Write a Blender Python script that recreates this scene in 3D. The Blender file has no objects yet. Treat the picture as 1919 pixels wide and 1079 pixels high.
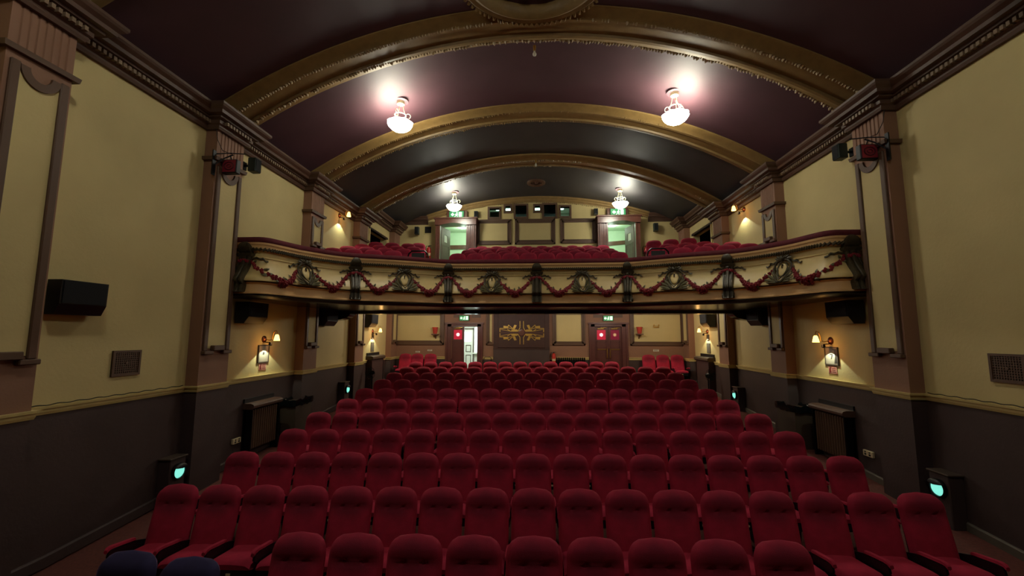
import bpy, math, random
from mathutils import Vector, Matrix
random.seed(7)
PI = math.pi
scn = bpy.context.scene
COL = scn.collection

# ------------------------------------------------------------------ camera, world, exposure
cam_d = bpy.data.cameras.new('camera'); cam = bpy.data.objects.new('camera', cam_d); COL.objects.link(cam)
F_PX, YAW, PITCH, ROLL = 793.45, 0.0610637, 0.1109021, 0.0021441
fw = Vector((-math.sin(YAW)*math.cos(PITCH), math.cos(YAW)*math.cos(PITCH), math.sin(PITCH)))
rt = Vector((math.cos(YAW), math.sin(YAW), 0)); up = rt.cross(fw)
r2 = rt*math.cos(ROLL)+up*math.sin(ROLL); u2 = -rt*math.sin(ROLL)+up*math.cos(ROLL)
M = Matrix((r2, u2, -fw)).transposed().to_4x4(); M.translation = Vector((0.0423, 0, 3.0))
cam.matrix_world = M
cam_d.sensor_width = 36; cam_d.lens = F_PX/1919*36; cam_d.clip_start = 0.05; cam_d.clip_end = 100
scn.camera = cam
w = bpy.data.worlds.new('world'); scn.world = w; w.use_nodes = True
w.node_tree.nodes['Background'].inputs[0].default_value = (0.02, 0.02, 0.03, 1)
w.node_tree.nodes['Background'].inputs[1].default_value = 0.0
scn.view_settings.view_transform = 'Standard'; scn.view_settings.look = 'None'
scn.view_settings.gamma = 1; scn.view_settings.use_curve_mapping = False
scn.view_settings.exposure = 0.0
try:
    scn.cycles.use_denoising = True
    scn.cycles.max_bounces = 8; scn.cycles.diffuse_bounces = 4; scn.cycles.glossy_bounces = 3
    scn.cycles.sample_clamp_indirect = 4
    scn.cycles.caustics_reflective = False; scn.cycles.caustics_refractive = False
except Exception:
    pass
# light levels (watts) of the lamps the hall has
P_PEND, P_PEND_BACK, BOWL_E = 34, 15, 47.0
P_SCONCE, P_CONE, P_UNDER = 1.7, 17.0, 36.0
PEND_COL = (1.0, 0.97, 0.74); COOL = (0.80, 1.0, 0.86); WARM = (1.0, 0.52, 0.18)

# ------------------------------------------------------------------ helpers
def lin(r, g, b):
    f = lambda c: (c/255/12.92) if c/255 <= 0.04045 else ((c/255+0.055)/1.055)**2.4
    return (f(r), f(g), f(b), 1)
MATS = {}
def mat(name, col, rough=0.6, metal=0.0, noise=0.0, nscale=6.0, bump=0.0, bscale=40.0, spec=0.5, sheen=0.0, emit=None, estr=0.0, coat=0.0):
    m = bpy.data.materials.new(name); m.use_nodes = True; nt = m.node_tree; b = nt.nodes['Principled BSDF']
    c = col if len(col) == 4 else (*col, 1)
    b.inputs['Base Color'].default_value = c; b.inputs['Roughness'].default_value = rough; b.inputs['Metallic'].default_value = metal
    b.inputs['Specular IOR Level'].default_value = spec
    if sheen:
        b.inputs['Sheen Weight'].default_value = sheen; b.inputs['Sheen Roughness'].default_value = 0.35
        b.inputs['Sheen Tint'].default_value = (min(1, c[0]*3+0.3), min(1, c[1]*3+0.12), min(1, c[2]*3+0.16), 1)
    if coat: b.inputs['Coat Weight'].default_value = coat; b.inputs['Coat Roughness'].default_value = 0.2
    if emit is not None:
        b.inputs['Emission Color'].default_value = (*emit[:3], 1); b.inputs['Emission Strength'].default_value = estr
    if noise or bump:
        tc = nt.nodes.new('ShaderNodeTexCoord')
    if noise:
        n = nt.nodes.new('ShaderNodeTexNoise'); n.inputs['Scale'].default_value = nscale; n.inputs['Detail'].default_value = 5
        nt.links.new(tc.outputs['Object'], n.inputs['Vector'])
        r = nt.nodes.new('ShaderNodeValToRGB')
        r.color_ramp.elements[0].position = 0.3; r.color_ramp.elements[1].position = 0.7
        r.color_ramp.elements[0].color = (*[x*(1-noise) for x in c[:3]], 1); r.color_ramp.elements[1].color = (*[min(1, x*(1+noise)) for x in c[:3]], 1)
        nt.links.new(n.outputs['Fac'], r.inputs['Fac']); nt.links.new(r.outputs['Color'], b.inputs['Base Color'])
    if bump:
        n2 = nt.nodes.new('ShaderNodeTexNoise'); n2.inputs['Scale'].default_value = bscale; n2.inputs['Detail'].default_value = 4
        nt.links.new(tc.outputs['Object'], n2.inputs['Vector'])
        bp = nt.nodes.new('ShaderNodeBump'); bp.inputs['Strength'].default_value = bump; bp.inputs['Distance'].default_value = 0.01
        nt.links.new(n2.outputs['Fac'], bp.inputs['Height']); nt.links.new(bp.outputs['Normal'], b.inputs['Normal'])
    MATS[name] = m
    return m

CREAM = mat('cream_wall_paint', lin(208, 189, 132), 0.75, noise=0.06, nscale=1.3, bump=0.25, bscale=25)
BROWN = mat('dark_brown_dado_paint', lin(70, 54, 52), 0.6, noise=0.10, nscale=2, bump=0.2, bscale=25)
MAUVE = mat('mauve_brown_paint', lin(142, 104, 82), 0.7, noise=0.05, nscale=2, bump=0.15)
TRIM = mat('brown_trim_paint', lin(92, 66, 48), 0.5, noise=0.06, nscale=5)
CORN = mat('cornice_brown_paint', lin(88, 62, 48), 0.55, noise=0.12, nscale=4)
DENT = mat('dentil_paint', lin(128, 106, 84), 0.6)
RAILC = mat('pale_dado_rail_paint', lin(214, 194, 128), 0.45, noise=0.05)
GOLD = mat('old_gold_rib_paint', lin(134, 106, 62), 0.5, noise=0.12, nscale=7, bump=0.2, bscale=20)
PLUM = mat('plum_gloss_ceiling_paint', lin(74, 47, 54), 0.6, noise=0.12, nscale=1.2, bump=0.25, bscale=3.0)
GREYC = mat('dark_grey_gloss_ceiling_paint', lin(58, 55, 56), 0.55, noise=0.12, nscale=1.2, bump=0.25, bscale=3.0)
BALC = mat('balcony_cream_paint', lin(222, 196, 132), 0.45, noise=0.05, nscale=4)
BALP = mat('balcony_buff_moulding_paint', lin(226, 182, 124), 0.45, noise=0.06, nscale=4)
BRONZE = mat('bronze_green_ornament_paint', lin(66, 57, 36), 0.5, metal=0.15, noise=0.35, nscale=18)
LEAFG = mat('dull_green_gold_leaf_paint', lin(86, 80, 48), 0.5, metal=0.1, noise=0.3, nscale=22)
ROSE = mat('rose_red_ornament_paint', lin(138, 30, 42), 0.5, noise=0.35, nscale=25)
VRAIL = mat('maroon_plush_handrail', lin(92, 26, 36), 0.9, noise=0.2, nscale=12, sheen=0.3)
CARPET = mat('red_brown_carpet', lin(104, 56, 46), 0.95, noise=0.18, nscale=30, bump=0.3, bscale=200)
DARKFL = mat('dark_timber_paint', lin(40, 27, 26), 0.35, noise=0.1)
SOFF = mat('dark_gloss_soffit_paint', lin(40, 28, 30), 0.22, noise=0.1, nscale=3)
BLACK = mat('black_plastic', lin(16, 16, 18), 0.45)
BLACKM = mat('black_metal', lin(18, 18, 20), 0.35, metal=0.6)
GRILLE = mat('black_speaker_cloth', lin(14, 14, 18), 0.9, bump=0.4, bscale=300)
GREENBOX = mat('dark_green_grey_plastic', lin(38, 50, 46), 0.5)
WHITEP = mat('white_plastic', lin(226, 222, 208), 0.4)
BRASS = mat('brass', lin(190, 150, 80), 0.3, metal=0.9)
COPPER = mat('antique_copper', lin(110, 60, 40), 0.35, metal=0.8)
WOOD = mat('dark_varnished_wood', lin(96, 56, 44), 0.35, noise=0.2, nscale=10, coat=0.3)
DOORB = mat('maroon_brown_door_paint', lin(92, 52, 48), 0.4, noise=0.08, coat=0.2)
GREYMET = mat('dull_grey_metal', lin(112, 104, 92), 0.5, metal=0.3, noise=0.1)
PLAQ = mat('brown_grille_paint', lin(72, 58, 46), 0.6)
REDP = mat('fire_red_paint', lin(190, 44, 34), 0.35)
REDBK = mat('bucket_red_paint', lin(186, 66, 52), 0.5, noise=0.15)
OFFWH = mat('off_white_paint', lin(222, 226, 208), 0.6, noise=0.03)
GREENWH = mat('pale_green_white_paint', lin(206, 226, 200), 0.6, noise=0.03)
GOLDL = mat('gold_leaf_inlay', lin(196, 160, 76), 0.4, metal=0.4, noise=0.15, nscale=30)
BOARD = mat('dark_brown_board_lacquer', lin(60, 33, 27), 0.6, noise=0.15, nscale=6)
GLASSD = mat('dark_window_glass', lin(10, 14, 14), 0.08)
NAVY = mat('dark_navy_velvet', lin(44, 38, 78), 0.9, noise=0.12, nscale=10, sheen=0.3)
NUMB = mat('number_plate_white', lin(220, 200, 160), 0.4)
BULB = mat('warm_lamp_glass', (1, 0.6, 0.2), 0.3, emit=(1.0, 0.48, 0.10), estr=6.0)
BOWLG = mat('lit_frosted_bowl_glass', (0.9, 0.9, 0.85), 0.3, emit=(1.0, 0.99, 0.84), estr=BOWL_E)
BOWLD = mat('dimmed_frosted_bowl_glass', (0.9, 0.9, 0.85), 0.3, emit=(1.0, 0.99, 0.84), estr=BOWL_E*1.1)
CHROMEW = mat('cream_lamp_metal', lin(214, 206, 160), 0.35, metal=0.3)
LENS = mat('lit_cyan_lens', (0.4, 0.9, 0.8), 0.3, emit=(0.24, 0.90, 0.74), estr=0.95)
EXITG = mat('lit_green_exit_panel', (0.05, 0.3, 0.12), 0.4, emit=(0.02, 0.16, 0.05), estr=0.8)
EXITW = mat('lit_white_exit_pictogram', (0.9, 1, 0.9), 0.4, emit=(0.62, 1.0, 0.72), estr=1.1)
EXITR = mat('dull_red_sign_face', lin(140, 34, 50), 0.5)
EXITR2 = mat('darker_red_sign_motif', lin(88, 20, 34), 0.5)
REDGL = mat('lit_red_glass', lin(170, 20, 34), 0.3, emit=(0.30, 0.012, 0.03), estr=1.0)  # glow stands in for lobby light coming through the glass
REDGLD = mat('dim_red_glass', lin(120, 16, 34), 0.3, emit=(0.07, 0.004, 0.016), estr=1.0)  # same glass, weaker glow painted for the dimmer leaf
STARW = mat('lit_white_star', (1, 1, 1), 0.3, emit=(1, 0.95, 0.9), estr=1.6)  # star glow stands in for lobby light from behind
STARD = mat('dim_buff_star', lin(200, 160, 110), 0.3, emit=(0.6, 0.4, 0.2), estr=0.5)  # star of the dimmer leaf, dimness put into colour and glow
DAYW = mat('lit_daylight_pane', (0.9, 1, 1), 0.2, emit=(0.80, 1.0, 1.0), estr=3.0)
CEILL = mat('lit_ceiling_lamp_glass', (1, 1, 1), 0.3, emit=(0.85, 1.0, 0.88), estr=6.0)
PHOTO = mat('pale_grey_print', lin(150, 140, 122), 0.4, noise=0.1)
PHOTOD = mat('dark_grey_print_and_shade', lin(52, 46, 42), 0.4)
SIGNP = mat('pink_white_print', lin(206, 150, 130), 0.5)
SIGNR = mat('red_print', lin(120, 40, 34), 0.5)
MATTED = mat('matt_dark_void_paint', lin(22, 18, 22), 0.9)

def velvet(name, c, worn):
    m = mat(name, c, 0.92, noise=0.14, nscale=9, bump=0.15, bscale=160, sheen=0.10)
    nt = m.node_tree; b = nt.nodes['Principled BSDF']
    src = b.inputs['Base Color'].links[0].from_socket
    tc = nt.nodes.new('ShaderNodeTexCoord'); sp = nt.nodes.new('ShaderNodeSeparateXYZ')
    nt.links.new(tc.outputs['Object'], sp.inputs[0])
    def mth(op, a, v=None, v2=None):
        n = nt.nodes.new('ShaderNodeMath'); n.operation = op
        for i, x in enumerate((a, v, v2)):
            if x is None: continue
            if isinstance(x, (int, float)): n.inputs[i].default_value = x
            else: nt.links.new(x, n.inputs[i])
        return n.outputs[0]
    nz = nt.nodes.new('ShaderNodeTexNoise'); nz.inputs['Scale'].default_value = 7; nt.links.new(tc.outputs['Object'], nz.inputs['Vector'])
    dz = mth('MULTIPLY', mth('SUBTRACT', sp.outputs['Z'], 0.90), 6.0); dx = mth('MULTIPLY', sp.outputs['X'], 4.6)
    rr = mth('ADD', mth('MULTIPLY', dz, dz), mth('MULTIPLY', dx, dx))
    k = mth('MULTIPLY', mth('SUBTRACT', 1.35, rr), mth('ADD', nz.outputs['Fac'], 0.15)); k = mth('MINIMUM', mth('MAXIMUM', k, 0.0), worn)
    mx = nt.nodes.new('ShaderNodeMix'); mx.data_type = 'RGBA'
    nt.links.new(k, mx.inputs[0]); nt.links.new(src, mx.inputs[6]); mx.inputs[7].default_value = (c[0]*0.36, c[1]*0.55, c[2]*0.55, 1)
    nt.links.new(mx.outputs[2], b.inputs['Base Color'])
    return m
VELVET = velvet('crimson_velvet', lin(174, 31, 62), 0.7)

class MB:
    def __init__(s): s.v = []; s.f = []; s.m = []
    def add(s, vs, fs, mi=0):
        o = len(s.v); s.v.extend([tuple(p) for p in vs]); s.f.extend([tuple(i+o for i in f) for f in fs]); s.m.extend([mi]*len(fs)); return s
    def box(s, x0, x1, y0, y1, z0, z1, mi=0, c=0.0):
        if x0 > x1: x0, x1 = x1, x0
        if y0 > y1: y0, y1 = y1, y0
        if z0 > z1: z0, z1 = z1, z0
        if c <= 0:
            vs = [(x, y, z) for z in (z0, z1) for y in (y0, y1) for x in (x0, x1)]
            return s.add(vs, [(0, 2, 3, 1), (4, 5, 7, 6), (0, 1, 5, 4), (2, 6, 7, 3), (0, 4, 6, 2), (1, 3, 7, 5)], mi)
        c = min(c, (x1-x0)/2.2, (y1-y0)/2.2, (z1-z0)/2.2); V = []; idx = {}
        X = (x0, x1); Y = (y0, y1); Z = (z0, z1); sg = (1, -1)
        for i in (0, 1):
            for j in (0, 1):
                for k in (0, 1):
                    for a in (0, 1, 2):
                        p = [X[i]+sg[i]*c, Y[j]+sg[j]*c, Z[k]+sg[k]*c]; p[a] = (X[i], Y[j], Z[k])[a]
                        idx[(i, j, k, a)] = len(V); V.append(p)
        Fs = []
        for a in (0, 1, 2):
            b_, c_ = [(1, 2), (0, 2), (0, 1)][a]
            for q in (0, 1):
                ring = []
                for (m_, n_) in ((0, 0), (1, 0), (1, 1), (0, 1)):
                    t = [0, 0, 0]; t[a] = q; t[b_] = m_; t[c_] = n_; ring.append(idx[(*t, a)])
                if (q == 1) == (a == 1): ring.reverse()
                Fs.append(ring)
        for a in (0, 1, 2):
            b_, c_ = [(1, 2), (0, 2), (0, 1)][a]
            for m_ in (0, 1):
                for n_ in (0, 1):
                    e = []
                    for q in (0, 1):
                        t = [0, 0, 0]; t[a] = q; t[b_] = m_; t[c_] = n_; e.append(tuple(t))
                    Fs.append([idx[(*e[0], b_)], idx[(*e[1], b_)], idx[(*e[1], c_)], idx[(*e[0], c_)]])
        for i in (0, 1):
            for j in (0, 1):
                for k in (0, 1): Fs.append([idx[(i, j, k, 0)], idx[(i, j, k, 1)], idx[(i, j, k, 2)]])
        return s.add(V, Fs, mi)
    def rings(s, rings, closed=True, caps=True, mi=0):
        n = len(rings[0]); o = len(s.v); fs = []
        for i in range(len(rings)-1):
            for j in range(n if closed else n-1):
                k = (j+1) % n; fs.append((i*n+j, i*n+k, (i+1)*n+k, (i+1)*n+j))
        if caps and closed: fs.append(tuple(range(n-1, -1, -1))); fs.append(tuple((len(rings)-1)*n+j for j in range(n)))
        return s.add([p for r in rings for p in r], fs, mi)
    def tube(s, pts, r, n=8, mi=0):
        pts = [Vector(p) for p in pts]; R = []; prev = None
        for i, p in enumerate(pts):
            t = (pts[min(i+1, len(pts)-1)]-pts[max(i-1, 0)]).normalized()
            a = prev if prev is not None else (Vector((0, 0, 1)) if abs(t.z) < 0.9 else Vector((1, 0, 0)))
            b = t.cross(a).normalized(); a = b.cross(t).normalized(); prev = a
            rr = r[i] if isinstance(r, (list, tuple)) else r
            R.append([p+(a*math.cos(2*PI*k/n)+b*math.sin(2*PI*k/n))*rr for k in range(n)])
        return s.rings(R, mi=mi)
    def lathe(s, prof, o=(0, 0, 0), axis='z', n=20, mi=0, lobes=0, amp=0.0, cap=True):
        R = []
        for r, h in prof:
            ring = []
            for k in range(n):
                a = 2*PI*k/n; q = r*(1+amp*math.cos(lobes*a)) if lobes else r
                c, d = q*math.cos(a), q*math.sin(a)
                p = (c, d, h) if axis == 'z' else ((c, -h, d) if axis == '-y' else (h, c, d))
                ring.append((o[0]+p[0], o[1]+p[1], o[2]+p[2]))
            R.append(ring)
        return s.rings(R, caps=cap, mi=mi)
    def ball(s, c, r, n=8, m=5, sc=(1, 1, 1), mi=0):
        R = []
        for i in range(m+1):
            t = -PI/2+PI*i/m; t = max(min(t, PI/2-0.12), -PI/2+0.12)
            R.append([(c[0]+sc[0]*r*math.cos(t)*math.cos(2*PI*k/n), c[1]+sc[1]*r*math.cos(t)*math.sin(2*PI*k/n), c[2]+sc[2]*r*math.sin(t)) for k in range(n)])
        return s.rings(R, mi=mi)
    def prism(s, poly, fn, mi=0):
        """poly: list of (a,b); fn(a,b,k) -> point, k = 0 near / 1 far"""
        n = len(poly); vs = [fn(a, b, 0) for a, b in poly]+[fn(a, b, 1) for a, b in poly]
        fs = [tuple(range(n)), tuple(range(2*n-1, n-1, -1))]+[(j, n+j, n+(j+1) % n, (j+1) % n) for j in range(n)]
        return s.add(vs, fs, mi)
    def build(s, name, mats, parent=None, smooth=False, loc=None, rz=None):
        me = bpy.data.meshes.new(name); me.from_pydata(s.v, [], s.f)
        for m in (mats if isinstance(mats, (list, tuple)) else [mats]): me.materials.append(m)
        if isinstance(mats, (list, tuple)) and len(mats) > 1: me.polygons.foreach_set('material_index', s.m)
        import bmesh
        b = bmesh.new(); b.from_mesh(me); bmesh.ops.recalc_face_normals(b, faces=b.faces); b.to_mesh(me); b.free()
        if smooth:
            me.polygons.foreach_set('use_smooth', [True]*len(me.polygons))
            try: me.set_sharp_from_angle(angle=math.radians(42))
            except Exception: pass
        me.update()
        o = bpy.data.objects.new(name, me); COL.objects.link(o)
        if parent is not None: o.parent = parent
        if loc is not None: o.location = loc
        if rz is not None: o.rotation_euler = (0, 0, rz)
        return o
def tag(o, label=None, cat=None, group=None, kind=None):
    if label: o['label'] = label
    if cat: o['category'] = cat
    if group: o['group'] = group
    if kind: o['kind'] = kind
    return o
def thing(name, label, cat, loc=(0, 0, 0), rz=0.0, group=None):
    o = bpy.data.objects.new(name, None); COL.objects.link(o); o.location = loc; o.rotation_euler = (0, 0, rz); o.empty_display_size = 0.1
    return tag(o, label, cat, group)
def struct(o, label=None): o['kind'] = 'structure'; (label and o.__setitem__('label', label)); return o
def light(name, kind, loc, power, col, parent=None, radius=0.05, rot=None, spot=None, blend=0.3, size=None):
    d = bpy.data.lights.new(name, kind); d.energy = power; d.color = col
    if kind in ('POINT', 'SPOT'): d.shadow_soft_size = radius
    if kind == 'SPOT': d.spot_size = spot; d.spot_blend = blend
    if kind == 'AREA' and size: d.shape = 'RECTANGLE'; d.size, d.size_y = size
    o = bpy.data.objects.new(name, d); COL.objects.link(o); o.location = loc
    if rot: o.rotation_euler = rot
    if parent is not None: o.parent = parent
    return o
def lerp(tab, x):
    if x <= tab[0][0]: return tab[0][1]
    for (a, b), (c, d) in zip(tab, tab[1:]):
        if x <= c: return b+(d-b)*(x-a)/(c-a)
    return tab[-1][1]
ORD = 'zeroth first second third fourth fifth sixth seventh eighth ninth tenth eleventh twelfth thirteenth fourteenth fifteenth sixteenth seventeenth'.split()
LW, RW = PI/2, -PI/2                     # rotation of fixtures on the left / right wall (local -y points into the room)

W = 5.9; YB = 17.0; DADO = 2.14; ZC = 6.65; PF = 0.22
RAKE = [(-3, .19), (3.97, .19), (5.07, .22), (6.17, .31), (7.24, .40), (8.31, .49), (9.45, .575), (10.59, .66), (11.69, .77), (12.79, .86), (13.84, .955), (14.89, 1.05), (16.6, 1.23), (17.4, 1.29)]
zf = lambda y: lerp(RAKE, y); TILT = .004
PIL = [(3.92, 4.57), (6.92, 7.60), (10.13, 10.75), (13.06, 13.70), (16.35, 17.0)]

# ------------------------------------------------------------------ room shell
def wall_cells(mb, us, zs, holes, fn, matfn):
    us = sorted(set(us+[h[0] for h in holes]+[h[1] for h in holes])); zs = sorted(set(zs+[h[2] for h in holes]+[h[3] for h in holes]))
    for a, b in zip(us, us[1:]):
        for c, d in zip(zs, zs[1:]):
            mu, mz = (a+b)/2, (c+d)/2
            if any(h[0] < mu < h[1] and h[2] < mz < h[3] for h in holes): continue
            fn(mb, a, b, c, d, matfn(mu, mz))
STAIR = (14.38, 16.05, 5.45, 6.74)
for s, nm in ((-1, 'wall_left'), (1, 'wall_right')):
    mb = MB()
    wall_cells(mb, [-2.2, 17.2], [-0.2, 2.06, 4.5, 9.0], [STAIR], lambda m, a, b, c, d, k: m.box(s*W, s*(W+0.25), a, b, c, d, k), lambda u, z: 1 if z < 2.06 else 0)
    struct(mb.build(nm, [CREAM, BROWN]))
    mb = MB()   # dark stair recess behind the opening, with stepped dark frame
    y0, y1, z0, z1 = STAIR
    mb.box(s*(W+1.2), s*(W+1.25), y0-.3, y1+.3, z0, z1+.2); mb.box(s*(W+.26), s*(W+1.2), y0-.35, y0-.3, z0, z1+.2); mb.box(s*(W+.26), s*(W+1.2), y1+.3, y1+.35, z0, z1+.2)
    mb.box(s*(W+.26), s*(W+1.2), y0-.3, y1+.3, z1+.2, z1+.25); mb.box(s*(W+.26), s*(W+1.2), y0-.3, y1+.3, z0-.05, z0)
    struct(mb.build('wall_%s_recess' % ('left' if s < 0 else 'right'), MATTED))
    mb = MB(); mb.box(s*(W-.03), s*(W+.1), y0-.08, y1+.08, z1, z1+.07); mb.box(s*(W-.03), s*(W+.1), y0-.08, y0, z0, z1, 1)
    struct(mb.build('trim_%d' % (1 if s < 0 else 2), [DARKFL, CREAM]))
mb = MB(); ys = [-2.2]+[a for a, b in RAKE[1:]]
mb.rings([[(-W, y, zf(y)-W*TILT), (W, y, zf(y)+W*TILT), (W, y, zf(y)-.15), (-W, y, zf(y)-.15)] for y in ys])
struct(mb.build('floor', CARPET))
mb = MB(); mb.box(-W, W, -2.4, -2.2, 0, 9.2); struct(mb.build('wall_front', MATTED))
# back wall, holes for doors and projection ports
DL = (-3.42, -2.36); DR = (2.28, 3.34); DTOP = 3.34
UDL = (-3.88, -2.83); UDR = (2.83, 3.88); UZ = (5.38, 7.50)
PORTS = [(-2.01, -1.46, 7.75, 8.28), (-1.35, -0.99, 8.00, 8.38), (-0.93, -0.33, 7.75, 8.39), (-0.13, 0.22, 7.99, 8.37), (0.24, 0.86, 7.74, 8.40), (0.92, 1.43, 7.75, 8.31)]
FRW = 0.075
holes = [(*DL, 0, DTOP), (*DR, 0, DTOP), (*UDL, *UZ), (*UDR, *UZ)]+[(a+FRW, b-FRW, c+FRW, d-FRW) for a, b, c, d in PORTS]
mb = MB()
def mback(u, z):
    if z < 2.06: return 1
    if z < 4.2: return 2
    return 0
wall_cells(mb, [-6.1, 6.1], [-.2, 2.06, 4.2, 9.3], holes, lambda m, a, b, c, d, k: m.box(a, b, YB, YB+.2, c, d, k), mback)
struct(mb.build('wall_back', [CREAM, BROWN, MAUVE]))

# ceiling vault, bay by bay
def arcz(x, apex, R=10.6): return apex-(R-math.sqrt(R*R-x*x))
def vault(y0, y1, apex, R, n=40):
    m = MB(); xs = [-6.0+12.0*i/n for i in range(n+1)]
    lo = [[(x, y, arcz(x, apex, R)) for x in xs] for y in (y0, y1)]
    hi = [[(x, y, arcz(x, apex, R)+.1) for x in xs] for y in (y0, y1)]
    m.rings(lo, closed=False); m.rings(hi, closed=False)
    return m
RIBS = [4.25, 7.35, 10.52, 13.48]; APEX = 8.80
m = vault(-2.3, 10.52, APEX, 10.6, 60); struct(m.build('ceiling', PLUM, smooth=True))
m = vault(10.52, 13.45, APEX, 10.6, 60); struct(m.build('ceiling_middle_bay', GREYC, smooth=True))
m = vault(13.45, 17.15, 8.68, 14.6, 60); struct(m.build('ceiling_rear_bay', GREYC, smooth=True))

def arc_pts(apex, R, x1, n):
    a1 = math.asin(x1/R); out = []
    for i in range(n+1):
        a = -a1+2*a1*i/n; out.append((R*math.sin(a), apex-R+R*math.cos(a), Vector((-math.sin(a), 0, -math.cos(a)))))
    return out
def leaf_row(m, pts, y, d, out, mi=0, step=1):
    """carved acanthus row: small pointed leaves standing off the moulding"""
    for i, (x, z, n) in enumerate(pts):
        t = Vector((-n.z, 0, n.x)); p = Vector((x, y, z))+n*d; k = 0.6+0.8*random.random()
        o = Vector((0, out, 0)); ln = 0.062*k; wd = 0.026*k; h = 0.036*k; d = d+random.uniform(-.006, .006)
        tip = p+o*ln+n*(h*0.6); a = p-t*wd; b = p+t*wd; c = p+o*ln*0.55-t*wd*0.9+n*h*0.2; e = p+o*ln*0.55+t*wd*0.9+n*h*0.2
        md = p+o*ln*0.35+n*h*1.2; bk = p-o*0.02+n*h*0.5
        m.add([a, b, c, e, tip, md, bk], [(0, 5, 2), (2, 5, 4), (4, 5, 3), (3, 5, 1), (1, 5, 6), (6, 5, 0), (0, 2, 4, 3, 1, 6)], mi)
for ri, yc in enumerate(RIBS):
    ap = APEX if ri < 3 else 8.76
    prof = [(-.46, -.03), (-.46, .02), (-.42, .045), (-.36, .05), (-.33, .07), (-.27, .085), (-.24, .118), (-.17, .122), (-.15, .08), (.15, .08), (.17, .122), (.24, .118), (.27, .085), (.33, .07), (.36, .05), (.42, .045), (.46, .02), (.46, -.03)]
    pts = arc_pts(ap, 10.6, 5.72, 64); m = MB()
    m.rings([[(x+n.x*d, yc+y, z+n.z*d) for y, d in prof] for x, z, n in pts])
    o = struct(m.build('trim_%d' % (11+ri), [GOLD], smooth=True))
    m = MB(); lp = arc_pts(ap, 10.6, 5.6, 210)
    leaf_row(m, lp, yc-.20, .124, -1.0); leaf_row(m, lp, yc+.20, .118, 1)
    m.build('leaf_moulding', GOLD, o)

# cornices: sweep a profile along the wall line, breaking forward over pilasters
def plan_line(s, y0, y1, pils):
    p = [(s*W, y0)]
    for a, b in pils: p += [(s*W, a), (s*(W-PF), a), (s*(W-PF), b), (s*W, b)]
    return p+[(s*W, y1)]
def sweep_plan(m, line, prof, s, mi=0, inset=0.0):
    n = len(line); R = []
    for i in range(n):
        P = Vector((*line[i], 0)); t0 = t1 = None
        if i > 0: t0 = (P-Vector((*line[i-1], 0))).normalized()
        if i < n-1: t1 = (Vector((*line[i+1], 0))-P).normalized()
        n0 = Vector((t0.y, -t0.x, 0))*(-s) if t0 else None; n1 = Vector((t1.y, -t1.x, 0))*(-s) if t1 else None
        if n0 is None: N = n1
        elif n1 is None: N = n0
        else:
            N = (n0+n1)
            if N.length < 1e-4: N = n0
            else: N = N/(1+n0.dot(n1))
        R.append([(P.x+N.x*d, P.y+N.y*d, z) for d, z in prof])
    return m.rings(R, mi=mi)
CPROF = [(-.02, 0), (.05, 0), (.07, .04), (.07, .07), (.10, .09), (.10, .15), (.17, .17), (.17, .20), (.25, .21), (.26, .26), (.31, .30), (.33, .33), (.33, .37), (-.02, .37)]
RPROF = [(-.01, -.10), (.02, -.10), (.03, -.07), (.03, -.035), (.055, -.03), (.06, 0), (-.01, 0)]
def dentils(m, line, s, z):
    for (x0, y0), (x1, y1) in zip(line, line[1:]):
        L = math.hypot(x1-x0, y1-y0)
        if abs(y1-y0) < .01: continue
        k = int(L/.07)
        for i in range(k):
            y = y0+(y1-y0)*(i+.5)/k
            m.box(x0-s*.10, x0-s*.155, y-.021, y+.021, z+.093, z+.15)
ni = 20
for s in (-1, 1):
    for y0, y1, pl, z in ((-2.2, 13.82, PIL[:4], ZC), (13.82, 17.0, [(16.35, 16.99)], ZC+.47)):
        ln = plan_line(s, y0, y1, pl); m = MB(); sweep_plan(m, ln, [(d, z+h) for d, h in CPROF], s)
        o = struct(m.build('trim_%d' % ni, CORN)); ni += 1
        m = MB(); dentils(m, ln, s, z); m.build('dentil', DENT, o)
    # dado rails and skirting
    m = MB(); sweep_plan(m, plan_line(s, -2.2, 16.99, PIL[:4]+[(16.35, 16.98)]), [(d, DADO+h) for d, h in RPROF], s); struct(m.build('trim_%d' % ni, RAILC)); ni += 1
    m = MB(); R = []
    for y in [-2.2]+[a for a, b in RAKE[1:-1]]+[16.99]:
        z = zf(y); x = s*(W+.0); R.append([(x, y, z), (x-s*.03, y, z), (x-s*.03, y, z+.12), (x-s*.015, y, z+.14), (x, y, z+.14)])
    m.rings(R); struct(m.build('baseboard_%s' % ('left' if s < 0 else 'right'), GREYMET if s > 0 else BROWN))
    m = MB(); m.box(s*(W-.02), s*W, 11.0, 13.05, 5.40, 5.46); struct(m.build('trim_%d' % ni, RAILC)); ni += 1
    m = MB(); m.box(s*(W-.012), s*W, 10.76, 13.05, 4.4, 5.40); struct(m.build('wall_%s_balcony_dado' % ('left' if s < 0 else 'right'), PLAQ))

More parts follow.
